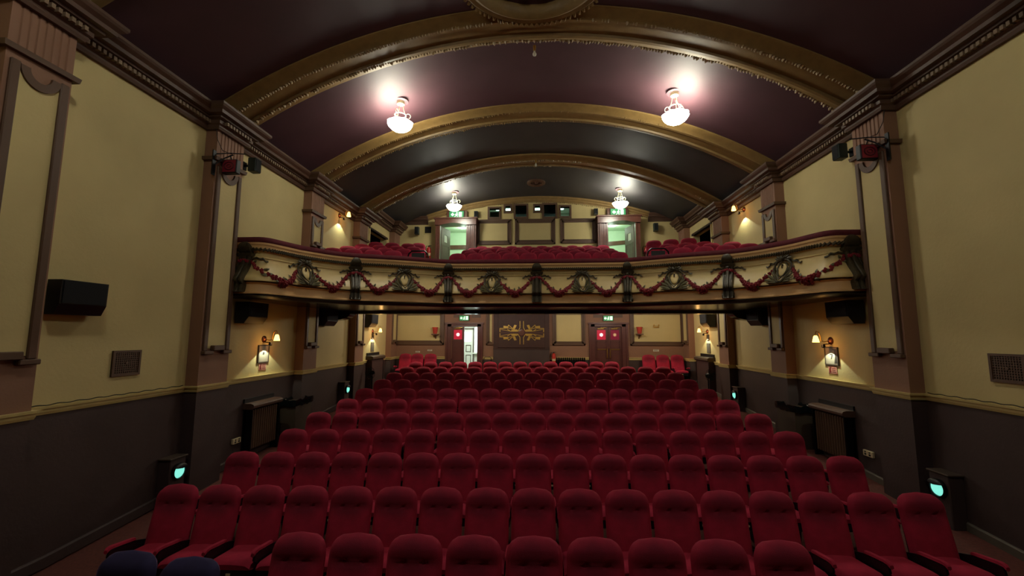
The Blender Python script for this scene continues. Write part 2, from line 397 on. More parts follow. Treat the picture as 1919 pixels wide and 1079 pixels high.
# pilasters
def pilaster(s, a, b, idx):
    o = thing('pilaster', None, None); struct(o)
    o.name = 'trim_%d' % (40+idx)
    xf = s*(W-PF); xw = s*W
    m = MB(); m.box(xw, xf, a, b, zf(a)-.1, 2.06); m.build('plinth', BROWN, o)
    m = MB()
    zs = ZC if idx % 5 != 4 else ZC+.47
    n = 7; y0 = a+.05; y1 = b-.05; fl = (y1-y0)/n; poly = [(a, xw), (a, xf)]
    for i in range(n):
        c0 = y0+fl*(i+.3); c1 = y0+fl*(i+.7); poly += [(c0, xf), (c0+.008, xf+s*.014), (c1-.008, xf+s*.014), (c1, xf)]
    poly += [(b, xf), (b, xw)]
    m.box(xw, xf, a, b, 2.06, 6.13); m.prism(poly, lambda p, q, k: (q, p, (6.15, zs)[k])); m.build('shaft', MAUVE, o)
    m = MB(); xo = xf-s*.05
    m.rings([[(xw, a-.05, 6.09), (xo, a-.05, 6.09), (xo, b+.05, 6.09), (xw, b+.05, 6.09)], [(xw, a-.06, 6.15), (xo-s*.01, a-.06, 6.15), (xo-s*.01, b+.06, 6.15), (xw, b+.06, 6.15)]])
    m.build('neck_moulding', TRIM, o)
    segs = [(2.66, 6.0)] if idx % 5 < 2 else [(2.66, 3.75), (5.22, 6.0)]
    if idx % 5 in (3, 4): segs = [(2.66, 3.9)]
    for (z0, z1) in segs:
        top = z1 > 5
        ya, yb = a+.035, b-.035; fwid = .09; ia, ib = ya+fwid, yb-fwid; r = (ib-ia)/2; ymid = (ya+yb)/2
        P = lambda y, z, d: (xf-s*d, y, z)
        m = MB(); poly = [(ia, z0+.1), (ib, z0+.1)]
        if top: poly += [(ymid+r*math.cos(t), z1-.02-r*math.sin(t)*1.05) for t in [PI*i/14 for i in range(15)]]
        else: poly += [(ib, z1), (ia, z1)]
        m.prism(poly, lambda y, z, k: P(y, z, (.0, .006)[k])); m.build('panel', CREAM, o)
        m = MB()
        m.box(xf, xf-s*.035, ya, ia, z0+.06, z1, c=.01); m.box(xf, xf-s*.035, ib, yb, z0+.06, z1, c=.01)
        if top:
            A = []
            for i in range(15):
                t = PI*i/14; A.append([P(ymid+q*math.cos(t), z1-.02-q*math.sin(t)*1.05, d) for q, d in ((r, 0), (r, .03), (r-.09, .03), (r-.09, 0))])
            m.rings(A)
        m.build('panel_frame', TRIM, o)
        m = MB()
        m.box(xf, xf-s*.075, ya-.02, ya+.19, z0, z0+.06, c=.01); m.box(xf, xf-s*.075, yb-.19, yb+.02, z0, z0+.06, c=.01); m.box(xf, xf-s*.085, ymid-.13, ymid+.13, z0+.06, z0+.15, c=.01)
        m.build('foot_block', TRIM, o)
    return o
for si, s in enumerate((-1, 1)):
    for i, (a, b) in enumerate(PIL): pilaster(s, a, b, si*5+i)

# end-wall arch moulding, and flat cornice pieces at its feet
m = MB(); prof = [(0, -.02), (.10, -.02), (.10, .05), (.06, .08), (.06, .14), (.03, .17), (.03, .21), (0, .21)]
pts = arc_pts(8.66, 14.6, 4.55, 48)
m.rings([[(x+n.x*d, YB-y, z+n.z*d) for y, d in prof] for x, z, n in pts])
o = struct(m.build('trim_60', GOLD, smooth=True)); m = MB(); leaf_row(m, arc_pts(8.66, 14.6, 4.5, 110), YB-.05, .19, -0.5); m.build('leaf_moulding', GOLD, o)
for s in (-1, 1):
    m = MB(); m.rings([[(x, YB-d*.6, 7.56+h*.9) for d, h in CPROF] for x in (s*4.5, s*5.62)]); struct(m.build('trim_%d' % (61+(s > 0)), CORN))

# ceiling roses
def rose(name, label, y, R, big):
    o = thing(name, label, 'ceiling rose', (0, y, APEX if big else 8.68))
    m = MB(); K = 72; prof = [(R, .02), (R, -.10), (R-.07, -.17), (R-.13, -.15), (R-.2, -.20), (R-.27, -.16), (R-.32, -.05), (R-.32, .02)] if big else [(R, .03), (R, -.05), (R*.8, -.09), (R*.6, -.05), (R*.6, .03)]
    RR = 10.6 if big else 14.6
    m.rings([[(math.cos(2*PI*k/K)*r, math.sin(2*PI*k/K)*r, h+arcz(math.cos(2*PI*k/K)*r, 0, RR)) for r, h in prof] for k in range(K+1)], caps=False)
    m.build('ring_moulding', GOLD if big else TRIM, o, smooth=True)
    if big:
        m = MB()
        for k in range(84):
            a = 2*PI*k/84; c, d = math.cos(a), math.sin(a); er = Vector((c, d, 0)); et = Vector((-d, c, 0)); z = arcz(c*R, 0, RR)
            p = er*(R-.02)+Vector((0, 0, z-.12)); m.add([p-et*.04, p+et*.04, p+er*.07-Vector((0, 0, .02)), p-Vector((0, 0, .06))+er*.02], [(0, 1, 2), (0, 2, 3), (2, 1, 3), (0, 3, 1)])
        m.build('leaf_border', GOLD, o)
    m = MB(); r1 = R-.33 if big else R*.55
    for k in range(12):
        a = 2*PI*k/12
        for q in range(3):
            rr = r1*(.25+.25*q); m.ball((math.cos(a)*rr, math.sin(a)*rr, -.03), .05+.02*q if big else .02, n=6, m=4, sc=(1.4, 1.4, .6))
    m.lathe([(.02, -.07), (.14*R, -.06), (.2*R, -.02), (.2*R, .02)], n=16); m.build('centre_boss', PLUM if big else CORN, o, smooth=True)
rose('ceiling_rose', 'large round plaster ceiling rose against the front ceiling rib', 5.93, 1.27, True)
rose('ceiling_vent', 'small round dark ceiling vent above the rear balcony wall', 15.3, .34, False)

# bare bulbs on the ribs
for y, z, lab in ((7.80, APEX-.16, 'bare white bulb hanging at the crown of the front ceiling rib'), (13.2, 8.60, 'bare white bulb hanging at the crown of the rear ceiling rib')):
    o = thing('light_bulb', lab, 'bulb', (0, y, z), group='bare bulbs on the ceiling ribs')
    m = MB(); m.lathe([(.03, .04), (.03, 0), (.022, -.07)], n=10); m.build('lamp_holder', BRASS, o, smooth=True)
    m = MB(); m.lathe([(.016, -.07), (.02, -.09), (.04, -.13), (.034, -.16), (.01, -.175)], n=12); m.build('bulb_glass', WHITEP, o, smooth=True)

# ------------------------------------------------------------------ pendants
def pendant(x, y, label, power, back=False, glass=None):
    zc = arcz(x, APEX, 10.6) if not back else arcz(x, 8.68, 14.6)
    o = thing('pendant_lamp', label, 'pendant lamp', (x, y, zc), group='bowl pendants of the vaulted ceiling'); tl = math.atan2(x, 10.4)
    m = MB(); m.lathe([(.17, .03), (.17, -.012), (.12, -.02)], n=24); m.build('ceiling_plate', PLUM, o, smooth=True)
    m = MB(); m.lathe([(.085, -.015), (.085, -.085), (.06, -.10), (.02, -.105)], n=20); m.build('canopy', CHROMEW, o, smooth=True)
    rim = -.535
    for k in range(3):
        a = 2*PI*k/3+.4; c, d = math.cos(a), math.sin(a)
        m = MB(); m.tube([(c*.05, d*.05, -.10), (c*.07, d*.07, -.20), (c*.115, d*.115, -.33), (c*.125, d*.125, -.44), (c*.20, d*.20, rim+.0)], .007, 6); m.build('hanging_rod', CHROMEW, o, smooth=True)
        m = MB(); m.tube([(c*(.12+.045*(1-math.cos(t))+.02*t/PI), d*(.12+.045*(1-math.cos(t))+.02*t/PI), -.33+.05*math.sin(t)) for t in [i*PI*1.5/10 for i in range(11)]], .007, 6); m.build('scroll', CHROMEW, o, smooth=True)
    m = MB(); m.tube([(math.cos(2*PI*k/24)*.125, math.sin(2*PI*k/24)*.125, -.34) for k in range(25)], .012, 8); m.build('ring', CHROMEW, o, smooth=True)
    m = MB(); prof = [(.285, rim+.0), (.25, rim-.07), (.18, rim-.145), (.09, rim-.19), (.02, rim-.20), (.02, rim-.185), (.085, rim-.175), (.17, rim-.13), (.238, rim-.06), (.27, rim+.002)]
    m.lathe(prof, n=48, lobes=8, amp=.035, cap=False); m.build('glass_bowl', glass or BOWLG, o, smooth=True)
    light('pendant_glow', 'POINT', (0, 0, rim+.02), power, PEND_COL, o, .10)
    return o
pendant(-3.08, 9.03, 'lit glass bowl pendant on left side of the hall, nearer pair', P_PEND)
pendant(3.08, 9.03, 'lit glass bowl pendant on right side of the hall, nearer pair', P_PEND)
pendant(-3.08, 15.3, 'lit glass bowl pendant before the left balcony exit sign', P_PEND_BACK, True)
pendant(3.08, 15.3, 'lit glass bowl pendant before the right balcony exit sign', P_PEND_BACK, True)
pendant(-3.08, 2.73, 'lit glass bowl pendant on left side nearest the stage', P_PEND*.3, glass=BOWLD)
pendant(3.08, 2.73, 'lit glass bowl pendant on right side nearest the stage', P_PEND*.3, glass=BOWLD)

# ------------------------------------------------------------------ balcony
HALF = [(-5.9, 7.86), (-5.6, 7.86), (-5.34, 7.88), (-5.22, 8.12), (-5.08, 8.55), (-4.86, 8.95), (-4.6, 9.3), (-4.25, 9.57), (-3.8, 9.76), (-3.3, 9.96), (-2.8, 10.22), (-2.25, 10.50), (-1.6, 10.54), (-.8, 10.56), (0, 10.57)]
PATH = HALF+[(-x, y) for x, y in HALF[-2::-1]]
def densify(P, k=4):
    out = []
    for i in range(len(P)-1):
        p0, p1, p2, p3 = [Vector(P[max(0, min(len(P)-1, j))]) for j in (i-1, i, i+1, i+2)]
        for q in range(k):
            t = q/k; out.append(.5*((2*p1)+(p2-p0)*t+(2*p0-5*p1+4*p2-p3)*t*t+(3*p1-p0-3*p2+p3)*t**3))
    return out+[Vector(P[-1])]
PD = densify(PATH)
NRM = []
for i in range(len(PD)):
    t = (PD[min(i+1, len(PD)-1)]-PD[max(i-1, 0)]).normalized(); NRM.append(Vector((t.y, -t.x)))
ARC = [0]
for a, b in zip(PD, PD[1:]): ARC.append(ARC[-1]+(b-a).length)
def pn(t):
    t = max(0, min(ARC[-1], t))
    for i in range(len(ARC)-1):
        if t <= ARC[i+1]:
            k = (t-ARC[i])/(ARC[i+1]-ARC[i]); return PD[i].lerp(PD[i+1], k), NRM[i].lerp(NRM[i+1], k).normalized()
    return PD[-1], NRM[-1]
def t_of_x(x):
    for i in range(len(PD)-1):
        if PD[i].x <= x <= PD[i+1].x: return ARC[i]+(ARC[i+1]-ARC[i])*(x-PD[i].x)/max(1e-6, PD[i+1].x-PD[i].x)
BP = [(3.775, .22), (3.80, .22), (3.815, .19), (3.93, .165), (3.96, .17), (3.99, .215), (4.02, .235), (4.05, .235), (4.11, .20), (4.20, .135), (4.31, .07), (4.42, .035), (4.475, .03), (4.48, .045), (4.50, .045), (4.51, .02), (4.61, .02), (4.615, .06), (4.67, .078), (4.69, .074), (4.735, .084), (4.742, .096), (4.785, .10)]
bo = lambda z: lerp(BP, z)
def surf(t, z, off=0.0):
    p, n = pn(t); d = bo(z)+off; return Vector((p.x+n.x*d, p.y+n.y*d, z))
bal = thing('balcony', 'cream bowed balcony front with painted rose garlands and maroon plush handrail', 'balcony', (0, 0, 0))
def bal_strip(name, prof, mt, smooth=True, mi=None):
    m = MB(); m.rings([[(p.x+n.x*d, p.y+n.y*d, z) for d, z in prof] for p, n in zip(PD, NRM)]); return m.build(name, mt, bal, smooth)
lower = [(d, z) for z, d in BP if z <= 4.0]; mid = [(d, z) for z, d in BP if 4.0 <= z <= 4.615]; topm = [(d, z) for z, d in BP if z >= 4.615]
bal_strip('lower_moulding', lower+[(-.12, 4.0), (-.12, 3.775)], BALP)
bal_strip('front_panel', mid+[(-.12, 4.615), (-.12, 4.0)], BALC)
bal_strip('upper_moulding', topm+[(-.12, 4.785), (-.12, 4.615)], BALP)
bal_strip('handrail', [(.095, 4.787), (.108, 4.81), (.104, 4.86), (.075, 4.895), (.0, 4.905), (-.13, 4.895), (-.16, 4.84), (-.15, 4.787)], VRAIL)
m = MB(); nr = int(ARC[-1]/.05)
for i in range(nr):        # rope moulding: slanted beads
    t = ARC[-1]*(i+.5)/nr; a = surf(t-.02, 4.625, .012); b = surf(t+.02, 4.67, .012)
    m.tube([a, b], .026, 6)
m.build('rope_moulding', BRONZE, bal, smooth=True)
bal_strip('fascia', [(.18, 3.775), (.18, 3.74), (.10, 3.70), (-.12, 3.70), (-.12, 3.775)], DARKFL)
# soffit of the overhang, down-stand beam with curved haunches, rear soffit
m = MB(); R = []
for p, n in zip(PD, NRM): R.append([(p.x+n.x*.1, p.y+n.y*.1, 3.715), (p.x, 11.7, 3.66), (p.x, 11.7, 3.80), (p.x+n.x*.1, p.y+n.y*.1, 3.80)])
m.rings(R); struct(m.build('ceiling_overhang', SOFF))
m = MB(); poly = [(-5.89, 3.9), (-5.89, 3.40)]+[(-5.89+.62*math.sin(t), 3.40+.19*(1-math.cos(t))/1.0) for t in [PI/2*i/8 for i in range(1, 9)]]
poly += [(-x, z) for x, z in poly[::-1]]
m.prism(poly, lambda x, z, k: (x, (11.7, 12.05)[k], z)); struct(m.build('trim_90', SOFF))
m = MB(); m.box(-5.89, 5.89, 12.05, 16.99, 3.98, 4.2); struct(m.build('ceiling_rear_stalls', RAILC))
m = MB(); R = [[(p.x, p.y+.1, 4.34), (p.x, 12.6, 4.34), (p.x, 12.6, 4.22), (p.x, p.y+.1, 4.22)] for p in PD]; m.rings(R)
for z, ye, ym, yc in ((4.34, 12.5, 12.5, 12.5), (4.59, 11.35, 11.88, 12.45), (4.84, 12.35, 12.80, 13.40), (5.10, 13.20, 13.45, 14.35), (5.35, 14.35, 14.60, 15.30)):
    poly = [(-5.88, ye), (-4.1, ym), (-2.7, yc), (2.7, yc), (4.1, ym), (5.88, ye), (5.88, 16.99), (-5.88, 16.99)]
    m.prism(poly, lambda x, y, k: (x, y, (4.21, z)[k]))
struct(m.build('floor_balcony', CARPET))

def rosette(m, P, r, mi):   # a rose: overlapping petals round a bud
    m.ball(P, r*.6, 6, 4, mi=mi)
    for k in range(5):
        a = 2*PI*k/5+random.random(); m.ball((P[0]+math.cos(a)*r*.6, P[1]-r*.05, P[2]+math.sin(a)*r*.6), r*.5, 6, 4, (1, .7, 1), mi)
def leafq(m, t, z, ang, L, wd, off, mi, lift=.02):
    c, s_ = math.cos(ang), math.sin(ang); q = lambda u, v, h: surf(t+u*c-v*s_, z+u*s_+v*c, off+h)
    v = [q(0, 0, 0), q(L*.35, wd*.5, lift*.6), q(L*.7, wd*.38, lift), q(L, 0, lift*.7), q(L*.7, -wd*.38, lift), q(L*.35, -wd*.5, lift*.6), q(L*.5, 0, lift*1.9), q(L*.5, 0, -.005)]
    m.add(v, [(0, 6, 1), (1, 6, 2), (2, 6, 3), (3, 6, 4), (4, 6, 5), (5, 6, 0), (0, 1, 7), (1, 2, 7), (2, 3, 7), (3, 4, 7), (4, 5, 7), (5, 0, 7)], mi)
def ribbon(m, pts, wd, mi):
    m.rings([[surf(t, z+wd*.5, .03), surf(t, z-wd*.5, .035), surf(t, z-wd*.5, .005), surf(t, z+wd*.5, .0)] for t, z in pts], mi=mi)
def bracket(tc):
    o = thing('bracket', None, None); o.parent = bal
    m = MB(); us = [-.125, -.12, -.09, -.08, -.045, -.03, 0, .03, .045, .08, .09, .12, .125]; rg = [0, .05, .055, .03, .03, .07, .075, .07, .03, .03, .055, .05, 0]
    zs = [3.80+.78*i/26 for i in range(27)]; R = []
    for z in zs:
        k = (z-3.80)/.78; bulge = .03*math.sin(PI*k)+.035*max(0, 1-k*4)
        R.append([surf(tc+u*(1.0-.12*k), z, (r+bulge+.02) if r else -.02) for u, r in zip(us, rg)])
    m.rings(R); m.build('console', BRONZE, o, smooth=True)
    m = MB(); R = []
    for z, wd, d in ((4.50, .13, .07), (4.54, .155, .11), (4.57, .155, .12), (4.58, .12, .08), (4.64, .12, .085), (4.70, .115, .09), (4.76, .08, .06), (4.79, .03, .03)):
        R.append([surf(tc+u*wd, z, d) for u in (-1, -.5, 0, .5, 1)]+[surf(tc+u*wd, z, -.03) for u in (1, 0, -1)])
    m.rings(R); m.build('capital', BRONZE, o, smooth=True)
    m = MB(); p, n = pn(tc); tg = Vector((-n.y, n.x))
    for zz, dd, rr in ((3.855, .15, .055), (4.0, .36, .03)):
        q = [Vector((p.x+n.x*(bo(zz)*0+dd)+tg.x*u, p.y+n.y*dd+tg.y*u, zz)) for u in (-.12, -.06, 0, .06, .12)]
        if zz < 3.9: m.tube([Vector((v.x+n.x*.06, v.y+n.y*.06, zz)) for v in q], rr, 12)
    m.build('scroll', BRONZE, o, smooth=True)
    m = MB()
    for u in (-.09, -.05, 0, .05, .09): rosette(m, surf(tc+u, 4.42+.012*math.cos(u*30), .10), .034, 0)
    m.build('rose_band', ROSE, o, smooth=True)
def cartouche(tc):
    o = thing('cartouche', None, None); o.parent = bal
    m = MB(); R = []
    for k in range(7):
        f = math.cos(k/6*PI/2); h = .02+.05*math.sin(k/6*PI/2)
        R.append([surf(tc+.098*f*math.cos(a), 4.31+.135*f*math.sin(a)+.0, h) for a in [2*PI*j/20 for j in range(20)]])
    m.rings(R); m.build('shield', BALC, o, smooth=True)
    m = MB()
    for sg in (-1, 1):
        pts = [surf(tc+sg*u, z, .045) for u, z in ((.02, 4.04), (.10, 4.12), (.16, 4.23), (.185, 4.33), (.165, 4.42), (.10, 4.49), (.0, 4.52))]; m.tube(pts, [.026, .02, .017, .016, .018, .026, .03], 8)
        pts = [surf(tc+sg*u, z, .06) for u, z in ((.0, 4.10), (.06, 4.17), (.10, 4.26), (.105, 4.34), (.075, 4.43), (.02, 4.47))]; m.tube(pts, .011, 6)
    m.ball(surf(tc, 4.05, .05), .035, sc=(1.3, 1, .9)); m.ball(surf(tc, 4.40, .08), .02); m.ball(surf(tc, 4.36, .085), .013, sc=(1, 1, 1.8))
    m.build('frame', BRONZE, o, smooth=True)
    m = MB()
    for sg in (-1, 1):
        for a, L, z in ((18, .30, 4.045), (34, .33, 4.06), (50, .31, 4.08), (4, .24, 4.04), (62, .26, 4.16)):
            aa = math.radians(a); leafq(m, tc+sg*.04, z, aa if sg > 0 else PI-aa, L, .07, .02, 0, .03)
    m.build('leaf_spray', LEAFG, o)
    m = MB()
    for a in (90, 62, 118, 38, 142, 18, 162): leafq(m, tc, 4.49, math.radians(a), .13 if 60 < a < 120 else .19, .07, .03, 0, .035)
    m.ball(surf(tc, 4.53, .06), .04, sc=(1.5, 1, 1)); m.ball(surf(tc, 4.585, .05), .022)
    for sg in (-1, 1): ribbon(m, [(tc+sg*u, z) for u, z in ((.08, 4.50), (.16, 4.49), (.22, 4.455), (.27, 4.47), (.30, 4.42), (.34, 4.40), (.37, 4.415))], .03, 0)
    m.build('crest', BRONZE, o)
def garland(t0, t1, flip):
    """rose swag from the bracket (t0) down and up to the cartouche (t1)"""
    m = MB(); n = int(abs(t1-t0)/.042)
    for i in range(n):
        k = (i+.5)/n; t = t0+(t1-t0)*k; z = 4.43-.36*math.sin(PI*k)**1.15-.07*k; fat = .62+.6*math.sin(PI*k)
        rosette(m, surf(t+random.uniform(-.01, .01), z+random.uniform(-.015, .015), .03), .037*fat+.008, 0)
        if i % 2 == 0: rosette(m, surf(t, z-.04*fat, .025), .034*fat, 0)
        if .4 < k < .6: rosette(m, surf(t, z-.085, .03), .032, 0)
        if i % 3 == 1:
            for sg in (-1, 1): leafq(m, t, z+sg*.02*fat, sg*random.uniform(.3, 2.8), .075*fat+.02, .05, .01, 1, .02)
    q = 1 if t1 > t0 else -1
    ribbon(m, [(t0+q*u, z) for u, z in ((.0, 4.44), (.05, 4.475), (.11, 4.485), (.15, 4.46), (.19, 4.475), (.22, 4.43), (.26, 4.42))], .03, 2)
    m.build('garland', [ROSE, LEAFG, BRONZE], bal, smooth=True)
BX = [-5.62, -4.22, -2.22, 0.02, 2.26, 4.26, 5.62]
BT = [t_of_x(x) for x in BX]
for t in BT: bracket(t)
for a, b in zip(BT, BT[1:]):
    c = (a+b)/2; cartouche(c); garland(a+.10, c-.16, False); garland(b-.10, c+.16, True)

# ------------------------------------------------------------------ seats
def back_mesh():
    m = MB(); nu, nv = 14, 18
    vs = [1-math.cos(PI/2*j/nv) for j in range(nv+1)]; vs = [.5*(j/nv)+.5*math.sin(PI/2*j/nv) for j in range(nv+1)]
    def hw(v):
        h = .246+.001*v
        if v > .70: q = (v-.70)/.30; h *= max(.0, 1-q**3.0)**(1/2.8)
        if v < .06: h *= .93+.07*v/.06
        return max(h, .012)
    F = []; B = []
    for v in vs:
        z = .36+.69*v; yc = .07+.17*v; e = max(0.0, min(1, (1-v)/.10))**.5 if v > .9 else 1; fr = []; bk = []
        for i in range(nu+1):
            u = -1+2*i/nu; u = math.sin(u*PI/2)*.55+u*.45
            edge = max(0, 1-abs(u)**5)**.5
            d = .058*edge*e
            head = math.exp(-((v-.86)/.10)**2); d += .016*head*edge*e+.010*head*u*u*edge
            d -= .014*math.exp(-((v-.70)/.035)**2)*max(0, 1-(abs(u)/.95)**6)
            for du in (-.42, .42): d -= .020*math.exp(-((v-.695)/.03)**2-((u-du)/.09)**2)
            d += .012*math.exp(-((v-.38)/.2)**2)*(1-u*u)-.012*math.exp(-((v-.50)/.3)**2)*(1-u*u)*.4
            fr.append((u*hw(v), yc-d, z)); bk.append((u*hw(v), yc+.042*edge*e, z))
        F.append(fr); B.append(bk)
    R = [f+b[-2:0:-1] for f, b in zip(F, B)]
    m.rings(R); return m
def make_seat(fab):
    o = thing('cinema_seat', 'x', 'seat')
    back_mesh().build('backrest', fab, o, smooth=True)
    m = MB(); R = []
    for k in range(9):
        x = -.215+.43*k/8; c = .025*(1-(2*k/8-1)**2)
        R.append([(x, .115+c, .30), (x, .13+c, .36), (x, .205+c, .72), (x, .222+c, .80), (x, .19+c, .80), (x, .09+c, .34)])
    m.rings(R); m.build('back_shell', BLACK, o)
    m = MB(); prof = [(.10, .40), (.10, .455), (-.10, .47), (-.27, .485), (-.325, .475), (-.35, .445), (-.345, .41), (-.30, .395)]; R = []
    for k in range(11):
        x = -.225+.45*k/10; q = abs(2*k/10-1); c = .018*(1-q*q)-(.02 if k in (0, 10) else 0); R.append([(x, y, z+(c if z > .43 else 0)) for y, z in prof])
    m.rings(R); m.build('seat_cushion', fab, o, smooth=True)
    m = MB(); m.prism([(.10, .28), (.10, .398), (-.29, .393), (-.335, .40), (-.33, .31), (-.25, .27)], lambda y, z, k: ((-.22, .22)[k], y, z)); pan = m.build('seat_pan', BLACK, o)
    m = MB(); m.box(-.022, .022, -.342, -.333, .350, .372); m.build('number_plate', NUMB, pan)
    return o
def arm_parts(o, x, fab):
    m = MB(); m.prism([(.14, .0), (.14, .48), (-.02, .53), (-.33, .565), (-.345, .50), (-.20, .38), (-.06, .33), (-.04, .02), (-.12, .0)], lambda y, z, k: (x+(-.012, .012)[k], y, z)); a = m.build('armrest', BLACK, o)
    m = MB(); R = []
    for y, z, wd in ((-.03, .535, .012), (-.06, .548, .026), (-.16, .562, .028), (-.30, .582, .029), (-.345, .577, .026), (-.365, .557, .02)):
        R.append([(x-wd, y, z), (x-wd*.8, y, z+.022), (x, y, z+.028), (x+wd*.8, y, z+.022), (x+wd, y, z), (x, y, z-.012)])
    m.rings(R); m.build('arm_pad', fab, a, smooth=True)
def copy_tree(o, parent=None):
    c = o.copy(); COL.objects.link(c)
    if parent is not None: c.parent = parent
    for ch in list(o.children): copy_tree(ch, c)
    return c
SEAT = make_seat(VELVET); arm_parts(SEAT, .262, VELVET); SEAT_FREE = [SEAT]
END = copy_tree(SEAT); arm_parts(END, -.262, VELVET); END_FREE = [END]
NSEAT = make_seat(NAVY); arm_parts(NSEAT, .262, NAVY); NFREE = [NSEAT]
def put(proto, free, loc, rz, label, group):
    o = free.pop() if free else copy_tree(proto)
    o.location = loc; o.rotation_euler = (0, 0, rz); o['label'] = label; o['group'] = group; return o
ROWS = [(3.97, -2.10, 2.11, 9), (5.07, -4.20, 4.17, 17), (6.17, -4.21, 4.15, 17), (7.24, -4.09, 4.03, 16), (8.31, -4.22, 4.10, 17), (9.45, -4.17, 4.05, 16), (10.59, -4.25, 4.07, 17), (11.69, -4.22, 4.03, 16), (12.79, -4.27, 4.04, 17), (13.84, -4.22, 3.99, 16), (14.89, -4.23, 2.57, 14)]
for r, (y, x0, x1, n) in enumerate(ROWS):
    for i in range(n):
        x = x0+(x1-x0)*i/(n-1); x *= 1+.010*x/y
        if i == 0: side = 'leftmost'
        elif i == n-1: side = 'rightmost'
        elif i < n//2: side = ORD[i+1]+' from left'
        elif i == n//2 and n % 2: side = 'middle one'
        else: side = ORD[n-i]+' from right'
        rn = {0: 'short front row of the stalls', 10: 'last full stalls row under the balcony'}.get(r, ORD[r+1]+' stalls row from the stage')
        lab = 'crimson velvet seat, %s in the %s' % (side, rn)
        if r == 0: lab = 'crimson velvet seat cut by the frame, %s of the nearest row' % side
        put(END if i == 0 else SEAT, END_FREE if i == 0 else SEAT_FREE, (x, y-.24+.02*x, zf(y-.05+.02*x)+TILT*x), .02+random.uniform(-.010, .010), lab, 'stalls seats in rows')
for k, x in enumerate((-4.26-.95, -4.73, -4.20)):
    put(END if k == 0 else SEAT, END_FREE, (x, 16.52, zf(16.5)), 0, 'crimson velvet seat against the back wall, %s of the left three' % ('leftmost', 'middle', 'rightmost')[k], 'stalls seats against the back wall')
for k, x in enumerate((4.27, 4.80, 5.34)):
    put(END if k == 0 else SEAT, END_FREE, (x, 16.52, zf(16.5)), 0, 'crimson velvet seat against the back wall, %s of the right three' % ('leftmost', 'middle', 'rightmost')[k], 'stalls seats against the back wall')
for k, (x, y) in enumerate(((-3.28, 3.50), (-2.70, 3.44))):
    put(NSEAT, NFREE, (x, y-.24, zf(y)), 0, 'dark navy seat at the bottom left corner, %s of the two' % ('left', 'right')[k], 'navy seats')
# balcony seats
ZT = {1: 4.34, 2: 4.59, 3: 4.84, 4: 5.10, 5: 5.35}
BAL_C = {1: (12.15, -2.30, 2.38, 10), 2: (13.1, -2.07, 2.33, 9), 3: (14.05, -2.30, 2.40, 9), 4: (15.0, -2.25, 2.05, 9), 5: (15.95, -2.10, 2.52, 9)}
for r, (y, x0, x1, n) in BAL_C.items():
    for i in range(n):
        x = x0+(x1-x0)*i/(n-1)
        side = 'leftmost' if i == 0 else ('rightmost' if i == n-1 else (ORD[i+1]+' from left' if i < n/2 else ORD[n-i]+' from right'))
        put(END if i == 0 else SEAT, END_FREE, (x, y-.24, ZT[r]), 0, 'crimson balcony seat, %s in the %s row of the centre block' % (side, ORD[r] if r < 5 else 'rearmost'), 'balcony seats, centre block')
def side_row(x, y, n, q): return [(x+q*.513*k, y-.150*k) for k in range(n)]
BL = {1: side_row(-4.05, 11.62, 4, -1)[::-1], 2: side_row(-4.06, 12.55, 4, -1)[::-1], 3: side_row(-4.02, 13.46, 4, -1)[::-1], 4: side_row(-4.42, 14.16, 3, -1)[::-1], 5: [(-4.36, 15.22)]}
BR = {1: side_row(3.98, 11.62, 4, 1), 2: side_row(3.98, 12.55, 4, 1), 3: side_row(4.14, 13.46, 3, 1), 4: side_row(3.90, 14.10, 3, 1)}
for nm, T, ang in (('left', BL, .285), ('right', BR, -.285)):
    for r, l in T.items():
        for i, (x, y) in enumerate(l):
            side = ('outermost', 'second from the wall', 'third from the wall', 'next to the aisle')[i if nm == 'left' else len(l)-1-i] if len(l) > 1 else 'single one'
            if len(l) == 3 and (i == 2 if nm == 'left' else i == 0): side = 'next to the aisle'
            zz = ZT[r]+(.25 if r == 4 else 0)*0
            put(END if i == 0 else SEAT, END_FREE, (x-.24*math.sin(-ang), y-.24*math.cos(ang), ZT[r]+.0), ang, 'crimson balcony seat, %s in the %s row of the %s side block' % (side, ORD[r], nm), 'balcony seats, side blocks')


# ------------------------------------------------------------------ back wall, lower level
def frame_panel(x0, x1, z0, z1, fw_, label, panelmat, framemat, y=YB, sides='lrbt', d=.05):
    o = thing('wall_panel', label, 'wall panel', ((x0+x1)/2, y, z0)); cx = (x0+x1)/2
    m = MB(); m.box(x0-cx+fw_*.5, x1-cx-fw_*.5, -.012, -.001, fw_*.5 if 'b' in sides else 0, z1-z0-(fw_*.5 if 't' in sides else 0)); m.build('panel_field', panelmat, o)
    m = MB(); X0, X1, H = x0-cx, x1-cx, z1-z0
    for a, dd in ((0, d), (fw_*.38, d*.55), (fw_*.72, d*.8)):
        b = min(fw_, a+fw_*.40)
        if 'l' in sides: m.box(X0+a, X0+b, -dd, -.001, a if 'b' in sides else 0, H-(a if 't' in sides else 0))
        if 'r' in sides: m.box(X1-b, X1-a, -dd, -.001, a if 'b' in sides else 0, H-(a if 't' in sides else 0))
        if 'b' in sides: m.box(X0+a, X1-a, -dd, -.001, a, b)
        if 't' in sides: m.box(X0+a, X1-a, -dd, -.001, H-b, H-a)
    m.build('panel_frame', framemat, o); return o
frame_panel(-5.83, -3.74, 2.61, 3.96, .17, 'cream panel in brown moulding left of the left stalls door', CREAM, TRIM)
frame_panel(-2.03, -1.73, 2.61, 3.96, .14, 'narrow cream panel between the open door and the motif board', CREAM, TRIM, sides='lbt')
frame_panel(.62, 1.91, 2.61, 3.96, .15, 'cream panel in brown moulding between motif board and closed doors', CREAM, TRIM)
frame_panel(3.66, 5.75, 2.61, 3.96, .15, 'cream panel in brown moulding right of the closed stalls doors', CREAM, TRIM)
